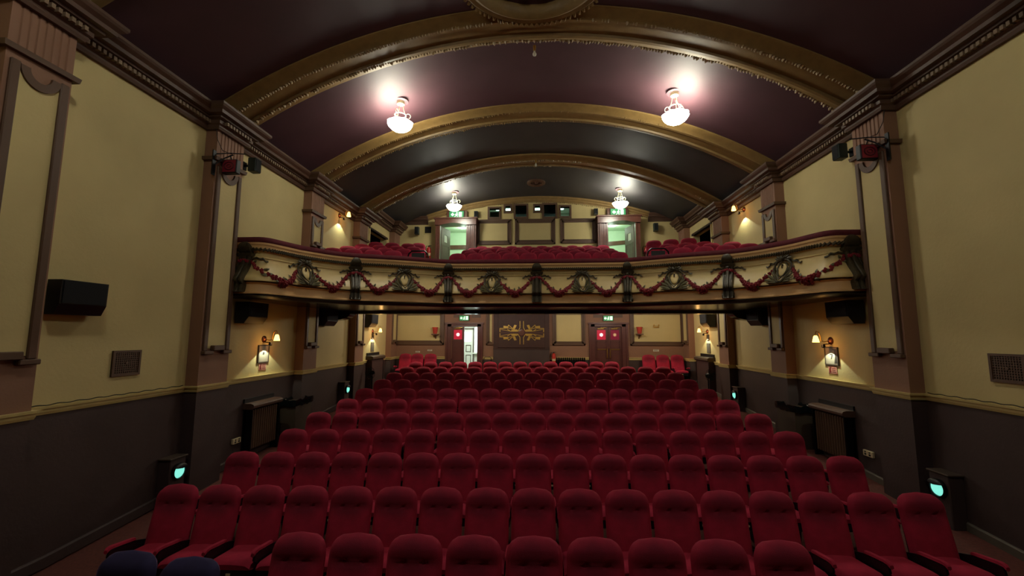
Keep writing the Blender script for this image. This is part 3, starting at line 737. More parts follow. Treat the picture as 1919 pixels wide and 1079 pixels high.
ni = 70
for x0, x1 in ((-5.68, -3.67), (-2.16, -1.74), (.51, 2.04), (3.58, 5.68)):
    m = MB(); m.rings([[(x, YB-d, DADO+h) for d, h in RPROF] for x in (x0, x1)]); struct(m.build('trim_%d' % ni, RAILC)); ni += 1
for x0, x1 in ((-3.36, -3.0), (-2.62, -2.26), (2.24, 2.6), (3.02, 3.38)):
    m = MB(); m.box(x0, x1, YB-.015, YB-.001, 3.70, 3.90); struct(m.build('trim_%d' % ni, TRIM)); ni += 1

def door_frame(cx, name):
    o = thing(name, None, None, (cx, YB, 0)); struct(o); zb = zf(YB); hw, ht = .755, 3.49
    m = MB()
    for s in (-1, 1):
        m.box(s*hw, s*.53, -.05, .0, zb, ht); m.box(s*hw, s*.68, -.08, .0, zb, ht); m.box(s*.56, s*.525, -.03, .2, zb, 3.36)
    m.box(-hw, hw, -.05, 0, 3.34, ht); m.box(-hw-.03, hw+.03, -.10, 0, 3.44, 3.50); m.box(-.56, .56, -.03, .2, 3.335, 3.37)
    m.build('door_frame', DOORB, o); return o
def star_poly(cx, cz, r, n=8):
    return [(cx+(r if k % 2 == 0 else r*.5)*math.sin(PI*k/n), cz+(r if k % 2 == 0 else r*.5)*math.cos(PI*k/n)) for k in range(2*n)]
def leaf(o, x0, x1, y, red, star, pull=None, ang=0, hinge=None):
    zb = zf(YB)+.01; cx = (x0+x1)/2; w_ = x1-x0
    L = bpy.data.objects.new('door_leaf', None)
    m = MB(); wz0, wz1 = 2.83, 3.21; wx = .17
    m.box(x0, cx-wx, y, y+.045, zb, 3.33); m.box(cx+wx, x1, y, y+.045, zb, 3.33); m.box(cx-wx, cx+wx, y, y+.045, zb, wz0); m.box(cx-wx, cx+wx, y, y+.045, wz1, 3.33)
    for z0, z1 in ((1.35, 2.44), (2.52, 2.76)):
        m.box(x0+.07, x1-.07, y-.012, y, z0, z0+.03); m.box(x0+.07, x1-.07, y-.012, y, z1-.03, z1); m.box(x0+.07, x0+.1, y-.012, y, z0, z1); m.box(x1-.1, x1-.07, y-.012, y, z0, z1)
    L = m.build('door_leaf', DOORB, o)
    m = MB(); m.box(cx-wx, cx+wx, y+.015, y+.025, wz0, wz1); g = m.build('glazing', red, L)
    m = MB(); m.prism(star_poly(cx, (wz0+wz1)/2, .085), lambda a, b, k: (a, y+(.008, .014)[k], b)); m.build('star', star, L)
    m = MB(); m.box(cx-.15, cx+.1, y-.05, y, 3.235, 3.28, c=.008); m.tube([(cx+.05, y-.04, 3.285), (cx+.2, y-.1, 3.30), (cx-.05, y-.12, 3.30)], .008, 6); m.build('door_closer', BRASS, L)
    if pull is not None:
        m = MB(); m.tube([(pull, y, 2.48), (pull, y-.06, 2.46), (pull, y-.065, 2.30), (pull, y-.06, 2.12), (pull, y, 2.10)], .016, 8); m.build('pull_handle', BRASS, L, smooth=True)
        m = MB(); m.box(cx-.17, cx+.17, y-.014, y, 2.43, 2.47); m.build('letter_plate', BRASS, L)
    return L
o = door_frame(-2.915, 'door_1'); o['label'] = 'double stalls door, left leaf shut and right leaf open to a bright lobby'
leaf(o, -.525, -.01, .04, REDGL, STARW)
m = MB(); m.box(.50, .545, .21, .73, zf(YB)+.01, 3.33); m.box(.49, .50, .28, .66, 2.83, 3.2); m.build('open_leaf', OFFWH, o)
o = door_frame(2.81, 'door_2'); o['label'] = 'closed double stalls doors with red star windows and brass pulls'
leaf(o, -.525, -.004, .04, REDGL, STARW, pull=-.06); leaf(o, .004, .525, .04, REDGLD, STARD, pull=.06)

# lobby behind the open stalls door
def room(name, x0, x1, y0, y1, z0, z1, mt, fl=None):
    t = .05
    for nm, q, k in (('_left', (x0-t, x0, y0, y1, z0, z1), 0), ('_right', (x1, x1+t, y0, y1, z0, z1), 0), ('_end', (x0-t, x1+t, y1, y1+t, z0, z1), 0), ('_top', (x0-t, x1+t, y0, y1+t, z1, z1+t), 0), ('_floor', (x0-t, x1+t, y0, y1+t, z0-t, z0), 1)):
        m = MB(); m.box(*q); nn = {'_top': 'ceiling', '_floor': 'floor'}.get(nm)
        struct(m.build((nn+'_'+name) if nn else 'wall_'+name+nm, [mt, fl or CARPET][k]))
room('lobby', -4.0, -1.2, 17.21, 19.6, 1.25, 3.7, OFFWH, GREYMET)
o = thing('door_3', None, None, (-3.32, 19.59, 1.25)); struct(o, 'white panelled door at the far side of the lobby')
m = MB(); m.box(-.36, .36, -.045, 0, .01, 2.0); m.build('door_leaf', OFFWH, o)
m = MB()
for z0, z1 in ((.15, .85), (.98, 1.30)):
    for x0, x1 in ((-.28, -.04), (.04, .28)):
        m.box(x0, x1, -.055, -.046, z0, z0+.03); m.box(x0, x1, -.055, -.046, z1-.03, z1); m.box(x0, x0+.03, -.055, -.046, z0, z1); m.box(x1-.03, x1, -.055, -.046, z0, z1)
for s in (-1, 1): m.box(s*.36, s*.42, -.06, 0, 0, 2.06)
m.box(-.42, .42, -.06, 0, 2.0, 2.08); m.build('door_frame', GREYMET, o)
m = MB(); m.box(-.26, .26, -.05, -.046, 1.45, 1.9); m.build('glazing', DAYW, o)
o = thing('window_1', None, None, (-2.62, 19.59, 2.2)); struct(o, 'bright window in the lobby')
m = MB(); m.box(-.26, .26, -.02, -.005, 0, 1.15); m.build('pane', DAYW, o)
m = MB(); m.box(-.31, -.26, -.05, -.001, -.05, 1.2); m.box(.26, .31, -.05, -.001, -.05, 1.2); m.box(-.31, .31, -.05, -.001, 1.15, 1.2); m.box(-.34, .34, -.1, -.001, -.06, 0); m.build('window_frame', OFFWH, o)
light('lobby_ceiling_light', 'AREA', (-2.6, 18.4, 3.66), 55, (.88, 1.0, 1.0), size=(1.6, 1.2))

# motif board
o = thing('motif_board', 'dark brown board with a gold geometric star motif between the stalls doors', 'wall board', (-.615, YB, 0))
m = MB(); m.box(-1.11, 1.11, -.10, -.001, zf(YB), 2.44); m.build('plinth', BROWN, o)
m = MB(); m.box(-1.115, 1.115, -.12, -.001, 2.44, 2.49); m.box(-1.11, -.93, -.08, -.001, 2.49, 3.97); m.box(.93, 1.11, -.08, -.001, 2.49, 3.97); m.build('surround', BOARD, o)
m = MB(); m.box(-.93, .93, -.095, -.001, 2.50, 3.90, c=.01); m.build('panel', BOARD, o)
K = .00318; C0 = (.015, 3.10)
def q4(poly, mb, d=.012):
    for sx in (-1, 1):
        for sz in (-1, 1): mb.prism([(C0[0]+sx*a*K, C0[1]+sz*b*K) for a, b in poly], lambda a, b, k: (a, (-.0955, -.0955-d)[k], b))
m = MB()
LN = lambda a, b, wd: [(a[0]-wd*(b[1]-a[1])/math.hypot(b[0]-a[0], b[1]-a[1])/2, a[1]+wd*(b[0]-a[0])/math.hypot(b[0]-a[0], b[1]-a[1])/2), (b[0]-wd*(b[1]-a[1])/math.hypot(b[0]-a[0], b[1]-a[1])/2, b[1]+wd*(b[0]-a[0])/math.hypot(b[0]-a[0], b[1]-a[1])/2), (b[0]+wd*(b[1]-a[1])/math.hypot(b[0]-a[0], b[1]-a[1])/2, b[1]-wd*(b[0]-a[0])/math.hypot(b[0]-a[0], b[1]-a[1])/2), (a[0]+wd*(b[1]-a[1])/math.hypot(b[0]-a[0], b[1]-a[1])/2, a[1]-wd*(b[0]-a[0])/math.hypot(b[0]-a[0], b[1]-a[1])/2)]
for a, b, wd in (((22, 145), (22, 60), 9), ((22, 60), (45, 22), 9), ((45, 18), (140, 18), 10), ((273, 8), (273, 52), 11), ((227, 53), (278, 53), 9), ((132, 16), (262, 40), 6), ((95, 35), (165, 95), 7), ((165, 98), (178, 52), 8), ((178, 60), (110, 48), 7), ((140, 18), (180, 42), 8)): q4(LN(a, b, wd), m)
q4([(176, 54), (230, 50), (228, 86), (176, 80)], m); q4([(62, 92), (92, 98), (118, 44), (88, 40)], m); q4([(45, 24), (130, 24), (128, 38), (60, 40)], m)
m.build('gold_motif', GOLDL, o)
m = MB(); m.lathe([(.13, .0955), (.13, .112), (.11, .115)], o=(C0[0], 0, C0[1]), axis='-y', n=28); m.prism([(C0[0]-.9, C0[1]-.01), (C0[0]+.9, C0[1]-.01), (C0[0]+.9, C0[1]+.01), (C0[0]-.9, C0[1]+.01)], lambda a, b, k: (a, (-.0955, -.102)[k], b)); m.build('centre_disc', WOOD, o)

def exit_sign(x, y, z, label, wd=.40, ht=.22, power=2):
    o = thing('exit_sign', label, 'exit sign', (x, y, z), group='green exit signs')
    m = MB(); m.box(-wd/2, wd/2, -.07, -.001, 0, ht, c=.008); m.build('housing', BLACK, o)
    m = MB(); m.box(-wd/2+.015, wd/2-.015, -.076, -.07, .015, ht-.015); m.build('lit_panel', EXITG, o)
    m = MB(); S = ht/.22; P = lambda poly: m.prism([(a*S, b*S) for a, b in poly], lambda a, b, k: (a, (-.076, -.081)[k], b))
    P([(-.17, .11), (-.11, .17), (-.11, .135), (-.07, .135), (-.07, .085), (-.11, .085), (-.11, .05)])
    P([(.07, .04), (.16, .04), (.16, .185), (.07, .185)])
    P([(-.02, .135), (.03, .14), (.05, .10), (.035, .095), (.022, .115), (.012, .09), (.04, .06), (.03, .03), (.012, .03), (.02, .055), (-.012, .08), (-.03, .04), (-.06, .035), (-.06, .05), (-.04, .055), (-.012, .105), (-.012, .12), (-.035, .10), (-.05, .105)])
    m.prism([((-.0+.019*math.cos(t))*S+.02, (.165+.019*math.sin(t))*S) for t in [2*PI*i/10 for i in range(10)]], lambda a, b, k: (a, (-.076, -.081)[k], b))
    m.build('pictogram', EXITW, o)
    return o
exit_sign(-2.92, YB, 3.57, 'lit green exit sign above the half open stalls door', power=.8)
exit_sign(2.815, YB, 3.56, 'lit green exit sign above the closed stalls doors', power=.8)
def bucket(x, z, label):
    o = thing('fire_bucket', label, 'fire bucket', (x, YB, z), group='red fire buckets')
    m = MB(); m.lathe([(.075, .02), (.115, .27), (.12, .28), (.108, .28), (.07, .03)], o=(0, -.16, 0), n=20); m.build('bucket', REDBK, o, smooth=True)
    m = MB(); m.box(-.13, .13, -.27, 0, -.02, .015); m.prism([(0, -.02), (-.22, -.02), (-.03, -.17), (0, -.2)], lambda y, q, k: ((-.015, .015)[k], y, q)); m.build('shelf_bracket', WOOD, o)
    m = MB(); m.tube([(.112*math.cos(t), -.16-.02, .27-.07*math.sin(t)) for t in [PI*i/10 for i in range(11)]], .005, 6); m.build('handle', BLACKM, o)
bucket(-4.07, 3.03, 'red fire bucket on a bracket in the left wall panel'); bucket(3.99, 3.05, 'red fire bucket on a bracket in the right wall panel')
def plate(x, z, wd, ht, label, y=YB):
    o = thing('notice_plate', label, 'notice', (x, y, z), group=None)
    m = MB(); m.box(-wd/2, wd/2, -.008, -.001, 0, ht); m.build('plate', WHITEP, o)
    m = MB(); [m.box(-wd*.4, wd*(.4-.15*(k % 2)), -.0095, -.008, ht*(.22+.25*k), ht*(.34+.25*k)) for k in range(3)]; m.build('print', GREYMET, o)
plate(-4.80, 2.30, .18, .055, 'small white notice above the left back seats, left of two'); plate(-4.31, 2.36, .19, .055, 'small white notice above the left back seats, right of two'); plate(4.64, 2.38, .22, .075, 'small white notice above the right back seats')
o = thing('emergency_light', 'small twin spot emergency light in the right wall panel', 'emergency light', (4.66, YB, 3.30))
m = MB(); m.box(-.11, .11, -.05, -.001, 0, .05, c=.008); m.build('housing', BRASS, o)
for s in (-1, 1):
    m = MB(); m.tube([(s*.09, -.03, .05), (s*.09, -.03, .08)], .01, 6); m.lathe([(.02, .03), (.032, .09), (.02, .092)], o=(s*.09, 0, .10), axis='-y', n=12); m.build('lamp_head', BRASS, o)
plate(4.68, 3.12, .2, .16, 'pale square notice under the small twin emergency light')
def column_radiator(x0, x1, z0, z1, y, label):
    o = thing('radiator', label, 'radiator', ((x0+x1)/2, y, z0)); n = int((x1-x0)/.08); L = x1-x0
    m = MB()
    for i in range(n):
        x = -L/2+L*(i+.5)/n
        m.tube([(x, -.05, .05), (x, -.05, z1-z0-.03)], .022, 8); m.tube([(x, -.12, .05), (x, -.12, z1-z0-.03)], .022, 8); m.ball((x, -.085, z1-z0-.03), .05, 8, 5, (.5, 1, .6)); m.ball((x, -.085, .05), .05, 8, 5, (.5, 1, .6))
    m.build('columns', BLACKM, o, smooth=True)
    m = MB(); m.tube([(-L/2, -.085, .1), (L/2, -.085, .1)], .02, 8); m.tube([(-L/2+.1, -.085, .05), (-L/2+.1, -.085, -(z0-zf(YB)))], .02, 8); m.tube([(L/2-.1, -.085, .05), (L/2-.1, -.085, -(z0-zf(YB)))], .02, 8); m.build('pipe', BLACKM, o)
column_radiator(.74, 1.90, 1.42, 2.14, YB, 'black column radiator on the back wall between board and closed doors')
def extinguisher(x, y, z, label, h=.50, r=.085):
    o = thing('fire_extinguisher', label, 'fire extinguisher', (x, y, z), group='fire extinguishers')
    m = MB(); m.lathe([(r*.9, 0), (r, .02), (r, h*.78), (r*.75, h*.88), (r*.3, h*.93), (r*.3, h*.97)], o=(0, -r-.02, 0), n=20); m.build('cylinder', REDP, o, smooth=True)
    m = MB(); m.box(-.02, .02, -r-.05, -r+.02, h*.96, h*1.03); m.box(-.012, .10, -r-.03, -r-.01, h*1.03, h*1.06); m.box(-.012, .08, -r-.03, -r-.01, h*.97, h*.99); m.build('valve', BLACKM, o)
    m = MB(); m.tube([(-.02, -r-.02, h), (-.10, -r-.03, h*1.02), (-r-.05, -r-.03, h*.85), (-r-.03, -r-.03, h*.45)], .012, 8); m.build('hose', BLACK, o, smooth=True)
    m = MB(); R = [[(math.cos(a)*(r+.002), -r-.02+math.sin(a)*(r+.002), q) for a in [-PI*.85+PI*.7*i/8 for i in range(9)]] for q in (h*.3, h*.48)]; m.rings(R, closed=False); m.build('label_band', NUMB, o)
    m = MB(); m.box(-.03, .03, -.022, -.001, h*.5, h*.8); m.build('wall_hook', BLACKM, o)
extinguisher(.66, YB-.001, 1.86, 'red fire extinguisher on the wall beside the motif board', .46, .075)
extinguisher(-4.42, YB-.001, 6.05, 'red fire extinguisher on the balcony wall left of left doorway', .58, .085)
extinguisher(4.36, YB-.001, 5.95, 'red fire extinguisher on the balcony wall right of right doorway', .58, .085)
o = thing('trolley', 'black tubular trolley handle standing by the wall left of the motif board', 'trolley', (-1.92, 16.6, zf(16.6)))
m = MB(); m.tube([(-.14, 0, .05), (-.14, 0, .86), (-.10, 0, .93), (.10, 0, .93), (.14, 0, .86), (.14, 0, .05)], .012, 8); m.build('handle', BLACKM, o, smooth=True)
m = MB(); m.box(-.2, .2, -.25, .05, .04, .07); m.tube([(-.2, .03, .05), (.2, .03, .05)], .05, 10); m.build('base', BLACKM, o)

CLEARG = mat('clear_port_glass', (1, 1, 1), 0.03); CLEARG.node_tree.nodes['Principled BSDF'].inputs['Transmission Weight'].default_value = 1.0; CLEARG.node_tree.nodes['Principled BSDF'].inputs['IOR'].default_value = 1.05
# ------------------------------------------------------------------ upper back wall
frame_panel(-2.49, -1.03, 6.69, 7.74, .16, 'left cream panel in dark moulding on the upper back wall', CREAM, TRIM)
frame_panel(-.88, .77, 6.69, 7.74, .17, 'middle cream panel in dark moulding on the upper back wall', CREAM, TRIM)
frame_panel(.97, 2.42, 6.71, 7.73, .16, 'right cream panel in dark moulding on the upper back wall', CREAM, TRIM)
WL = ['large projection port at the far left', 'small projection port, left one', 'large projection port, left of centre', 'small projection port, right one', 'large projection port, right of centre', 'large projection port at the far right']
for i, (a, b, c, d) in enumerate(PORTS):
    o = thing('window_%d' % (i+2), None, None, ((a+b)/2, YB, c)); struct(o, WL[i]); w_, h_ = (b-a)/2, d-c
    m = MB(); f = FRW
    for x0, x1, z0, z1 in ((-w_, -w_+f, 0, h_), (w_-f, w_, 0, h_), (-w_+f, w_-f, 0, f), (-w_+f, w_-f, h_-f, h_)): m.box(x0, x1, -.05, .19, z0, z1)
    m.build('window_frame', TRIM, o)
    m = MB(); m.box(-w_+f, w_-f, .16, .17, f, h_-f); GL = m.build('pane', CLEARG, o)
    m = MB(); m.box(-w_+f, w_-f, -.02, .03, f, f+.02); m.build('sill', GREYMET, o)
room('projection_booth', -2.4, 1.8, 17.21, 19.2, 6.6, 8.6, OFFWH, GREYMET)
def booth(x, z0, z1, wd, label, face):
    o = thing('booth_cabinet', label, 'cabinet', (x, 17.75, 6.6)); m = MB(); m.box(-wd/2, wd/2, 0, .6, 0, z1-6.6, c=.01); m.build('cabinet', BLACK, o)
    if face: m = MB(); m.box(-wd*.32, wd*.32, -.012, 0, z0-6.6, z0+.14-6.6); m.build('front_panel', GREYMET, o)
booth(-1.75, 7.80, 8.30, .62, 'black equipment cabinet behind the far left projection port', False)
booth(-.63, 7.86, 8.02, .50, 'black projector cabinet behind the port left of centre', True)
booth(1.17, 7.86, 7.98, .6, 'black cabinet with pale slot behind the far right projection port', True)
booth(.55, 7.86, 8.02, .50, 'black projector cabinet behind the port right of centre', True)
for x, wd, nm in ((-.63, .62, 'left'), (.55, .62, 'right')):
    o = thing('projector', 'dark projector body hung in the booth, %s one' % nm, 'projector', (x, 17.5, 8.12)); m = MB(); m.box(-wd/2, wd/2, 0, .5, 0, .48, c=.02); m.build('body', BLACK, o); m = MB(); m.lathe([(.05, 0), (.05, .1)], o=(0, 0, .1), axis='-y', n=16); m.build('lens', GLASSD, o)
light('booth_ceiling_light', 'AREA', (-.3, 18.3, 8.55), 26, (.62, 1.0, .9), size=(3, .3))

def porch(cx, s, num, label):
    """projecting doorway box; s = -1 door leaf on the left, +1 on the right"""
    o = thing('door_%d' % num, None, None, (cx, YB, 5.35)); struct(o, label); y = -.45; hw = .84; ow = .45
    ie, oe = -s*.43, s*.64                      # inner and outer edge of the opening
    m = MB()
    for e, q in ((ie, -s), (oe, s)):
        out = q*hw*.98; m.box(e, out, y, -.001, 0, 2.06); m.box(e, e+q*.07, y-.03, y, 0, 2.06, c=.01)
        if abs(out-e) > .3: m.box(e+q*.12, e+q*.17, y-.02, y, 0, 2.06, c=.01); m.box(e+q*.24, e+q*.34, y-.035, y, 0, 2.06, c=.01)
    m.build('jamb', WOOD, o)
    m = MB(); n = 14; xa, xb = min(ie, oe), max(ie, oe); poly = [(-hw, 2.30), (-hw, 2.06), (xa-.02, 2.06)]+[(xa+(xb-xa)*i/n, 2.06+.075*math.sin(PI*i/n)) for i in range(n+1)]+[(xb+.02, 2.06), (hw, 2.06), (hw, 2.30)]
    m.prism(poly, lambda a, b, k: (a, (y-.09, -.001)[k], b)); m.box(-hw-.05, hw+.05, y-.13, -.001, 2.30, 2.36, c=.01); m.build('header', WOOD, o)
    m = MB(); m.box(-.42, .42, y+.18, -.001, 2.36, 2.72, c=.01); m.build('sign_box', WOOD, o)
    # leaf swung back into the passage
    m = MB(); T = .022; m.box(0, .22, -T, T, 0, 2.0); m.box(.50, .72, -T, T, 0, 2.0); m.box(.22, .50, -T, T, 0, 1.42); m.box(.22, .50, -T, T, 1.72, 2.0)
    for f in (-1, 1):
        m.box(.08, .64, f*T, f*(T+.012), .2, .24); m.box(.08, .64, f*T, f*(T+.012), 1.26, 1.30); m.box(.08, .12, f*T, f*(T+.012), .2, 1.3); m.box(.60, .64, f*T, f*(T+.012), .2, 1.3)
    lf = m.build('door_leaf', GREYMET, o, loc=(oe-s*.05, y+.04, .01), rz=math.radians(90+s*16))
    m = MB(); m.box(.22, .50, -.005, .005, 1.42, 1.72); m.build('glazing', CEILL2, lf)
    return o
CEILL2 = mat('pale_lit_glass', lin(214, 224, 206), 0.2)
porch(-3.25, -1, 4, 'left balcony doorway in a dark wood porch, open to a pale passage')
porch(3.25, 1, 5, 'right balcony doorway in a dark wood porch, open to a pale passage')
exit_sign(-3.25, YB-.28, 7.73, 'lit green exit sign over the left balcony doorway', .62, .30, 1.5)
exit_sign(3.25, YB-.28, 7.73, 'lit green exit sign over the right balcony doorway', .62, .30, 1.5)
for s, nm in ((-1, 'left'), (1, 'right')):
    c = s*3.25; room('passage_%s' % nm, c-1.0, c+1.0, 17.21, 19.2, 5.35, 7.75, GREENWH)
    m = MB(); z1 = 6.98; 
    m.add([(c-.99, 19.19, z1-.02*s*s), (c+.99, 19.19, z1+.16*(s > 0)), (c+.99, 19.19, z1+.17+.16*(s > 0)), (c-.99, 19.19, z1+.17), (c-.99, 19.15, z1-.02), (c+.99, 19.15, z1+.16*(s > 0)), (c+.99, 19.15, z1+.17+.16*(s > 0)), (c-.99, 19.15, z1+.17)], [(0, 1, 2, 3), (4, 7, 6, 5), (0, 4, 5, 1), (3, 2, 6, 7), (0, 3, 7, 4), (1, 5, 6, 2)])
    struct(m.build('trim_%d' % (85+(s > 0)), WOOD))
    o = thing('ceiling_light', 'round lit ceiling lamp in the passage behind the %s balcony doorway' % nm, 'ceiling lamp', (c, 18.1, 7.75)); m = MB(); m.lathe([(.2, 0), (.2, -.03), (.17, -.06), (.02, -.075)], n=24); m.build('glass', CEILL, o, smooth=True)
    light('passage_glow', 'POINT', (0, 0, -.25), 26, (.78, 1.0, .80), o, .15)

def upper_speaker(x, z, label, wd=.16, ht=.27, turn=0):
    o = thing('wall_speaker', label, 'loudspeaker', (x, YB, z), group='small speakers on the upper back wall')
    m = MB(); R = []
    for q, a in ((-.06, .85), (-.12, 1.0), (-.24, .92), (-.27, .8)):
        R.append([(-wd/2*a, q, .0), (wd/2*a, q, .0), (wd/2*a, q, ht), (-wd/2*a, q, ht)])
    m.rings(R); b = m.build('cabinet', GREENBOX, o); m = MB(); m.box(-wd*.36, wd*.36, -.276, -.271, .02, ht-.02); m.build('grille', GRILLE, b)
    m = MB(); m.tube([(0, -.001, ht/2), (0, -.08, ht/2)], .02, 8); m.build('bracket', BLACKM, o)
upper_speaker(-2.47, 7.80, 'small black speaker above the left upper wall panel', .17, .24)
upper_speaker(2.40, 7.83, 'small black speaker above the right upper wall panel', .17, .24)
upper_speaker(-4.92, 7.12, 'small black speaker on the balcony wall near the left corner', .18, .30)
upper_speaker(4.75, 7.14, 'small black speaker on the balcony wall near the right corner', .18, .30)
o = thing('ventilation_hatch', 'square black ventilation hatch left of the left balcony doorway', 'vent', (-4.50, YB, 7.20))
m = MB(); m.box(-.14, .14, -.015, -.001, 0, .28); m.build('opening', MATTED, o); m = MB(); [m.box(*q) for q in ((-.17, -.14, -.03, -.001, -.03, .31), (.14, .17, -.03, -.001, -.03, .31), (-.14, .14, -.03, -.001, -.03, 0), (-.14, .14, -.03, -.001, .28, .31))]; m.build('frame', RAILC, o)
for s, nm in ((-1, 'left'), (1, 'right')):
    o = thing('unlit_sconce', 'unlit dark wall sconce beside the %s upper wall panel' % nm, 'wall lamp', (s*2.62, YB, 7.15), group='unlit sconces on the upper back wall')
    m = MB(); m.lathe([(.05, 0), (.045, .03), (.02, .04)], o=(0, 0, .05), axis='-y', n=14); m.build('back_plate', COPPER, o, smooth=True)
    m = MB(); m.lathe([(.02, .0), (.10, .05), (.16, .08), (.15, .09), (.02, .08)], o=(0, -.17, .0), n=18); m.tube([(0, -.02, .05), (0, -.10, .0), (0, -.17, .02)], .012, 8); m.lathe([(.002, -.22), (.025, -.12), (.012, -.04), (.03, 0)], o=(0, -.17, 0), n=12); m.build('dish', COPPER, o, smooth=True)
# objects by the balcony aisles
for s, nm in ((-1, 'left'), (1, 'right')):
    o = thing('guard_rail', 'black tubular guard rail with dark panel in the %s balcony aisle' % nm, 'guard rail', (s*3.37, 11.75, 4.34))
    m = MB(); m.tube([(-.30, 0, 0), (-.30, 0, .85), (-.27, 0, .97), (-.18, 0, 1.05), (.18, 0, 1.05), (.27, 0, .97), (.30, 0, .85), (.30, 0, 0)], .022, 8); m.build('rail', BLACKM, o, smooth=True)
    m = MB(); m.box(-.19, .19, -.012, .012, .45, .99, c=.005); m.build('panel', BLACK, o)
o = thing('console_table', 'dark narrow table against the balcony wall near the left corner', 'table', (-5.0, 16.78, 5.35)); m = MB(); m.box(-.55, .55, -.18, .18, .98, 1.03, c=.01); m.build('top', WOOD, o)
for x in (-.5, .5):
    for y in (-.14, .14): m = MB(); m.box(x-.02, x+.02, y-.02, y+.02, 0, .98); m.build('leg', WOOD, o)

# ------------------------------------------------------------------ side walls
def cinema_speaker(s, y, z, label, wd=.55, ht=.42, dp=.36):
    o = thing('surround_speaker', label, 'loudspeaker', (s*W, y, z), LW if s < 0 else RW, group='black surround speakers on the side walls')
    prof = [(-.04, 0), (-dp*.72, 0), (-dp, .30*ht), (-dp*1.03, ht), (-.04, ht)]
    m = MB(); m.prism(prof, lambda a, b, k: ((-wd/2, wd/2)[k], a, b)); b = m.build('cabinet', BLACK, o)
    m = MB(); m.prism([(-dp-.004, .32*ht), (-dp*1.03-.004, ht-.01), (-dp*1.03-.012, ht-.01), (-dp-.012, .32*ht)], lambda a, q, k: ((-wd*.46, wd*.46)[k], a, q)); m.build('grille', GRILLE, b)
    m = MB(); m.box(-.08, .08, -.04, 0, ht*.3, ht*.8); m.build('bracket', BLACKM, o)
cinema_speaker(-1, 5.00, 3.24, 'large black speaker on left wall between the first two pilasters', .56, .42, .22)
cinema_speaker(-1, 8.22, 3.22, 'black speaker under the left end of the balcony', .58, .42, .32)
cinema_speaker(1, 8.22, 3.22, 'black speaker under the right end of the balcony', .58, .42, .32)
cinema_speaker(-1, 11.30, 3.24, 'black speaker on left wall just before the soffit beam', .58, .44, .34)
cinema_speaker(1, 11.30, 3.26, 'black speaker on right wall just before the soffit beam', .58, .44, .34)
cinema_speaker(-1, 14.35, 3.26, 'black speaker on left wall deep under the balcony', .58, .44, .32)
cinema_speaker(1, 14.60, 3.28, 'black speaker on right wall deep under the balcony', .58, .44, .32)

def box_speaker(s, label):
    o = thing('box_speaker', label, 'loudspeaker', (s*W, 7.92, 6.26), LW if s < 0 else RW, group='small box speakers under the cornice')
    m = MB(); m.box(-.09, .09, -.31, -.14, 0, .28, c=.012); b = m.build('cabinet', GREENBOX, o); m = MB(); m.box(-.075, .075, -.316, -.31, .02, .26); m.build('grille', GRILLE, b)
    m = MB(); m.box(-.06, .06, -.02, 0, .06, .22); m.tube([(0, -.01, .14), (0, -.15, .14)], .025, 8); m.build('bracket', BLACKM, o)
box_speaker(-1, 'small dark box speaker under the left cornice beside the red sign'); box_speaker(1, 'small dark box speaker under the right cornice beside the red sign')
def hung_sign(s, label):
    xf = s*(W-PF); o = thing('hanging_sign', label, 'sign', (xf, 7.10, 5.80), 0, group='red exit boxes hung on the second pilasters')
    i = -s
    m = MB(); m.box(i*.02, i*.30, -.055, .055, .10, .36, c=.012); b = m.build('housing', BLACK, o)
    m = MB(); m.box(i*.04, i*.28, -.062, -.055, .12, .34); f = m.build('red_face', EXITR, b)
    m = MB(); m.tube([(i*.16+.085*math.cos(2*PI*k/20), -.064, .23+.07*math.sin(2*PI*k/20)) for k in range(21)], .012, 6); m.tube([(i*.16+.04*math.cos(2*PI*k/16), -.064, .23+.03*math.sin(2*PI*k/16)) for k in range(17)], .008, 6); m.build('motif', EXITR2, b)
    m = MB(); m.tube([(i*.0, -.2, .40), (i*.2, -.1, .45), (i*.42, .0, .47)], .01, 6); m.tube([(i*.0, -.22, .18), (i*.1, -.1, .36), (i*.2, -.03, .45)], .012, 6); m.tube([(i*.16, 0, .36), (i*.16, -.05, .44)], .008, 6); m.box(0, i*.02, -.27, -.20, .0, .45); m.build('bracket_arm', BLACKM, o)
    m = MB(); m.tube([(i*.01, -.24, .85), (i*.02, -.2, .66), (i*.05, -.1, .50), (i*.2, -.05, .45)], .006, 6); m.build('cable', BLACK, o)
hung_sign(-1, 'dull red hanging exit box on the left second pilaster'); hung_sign(1, 'dull red hanging exit box on the right second pilaster')

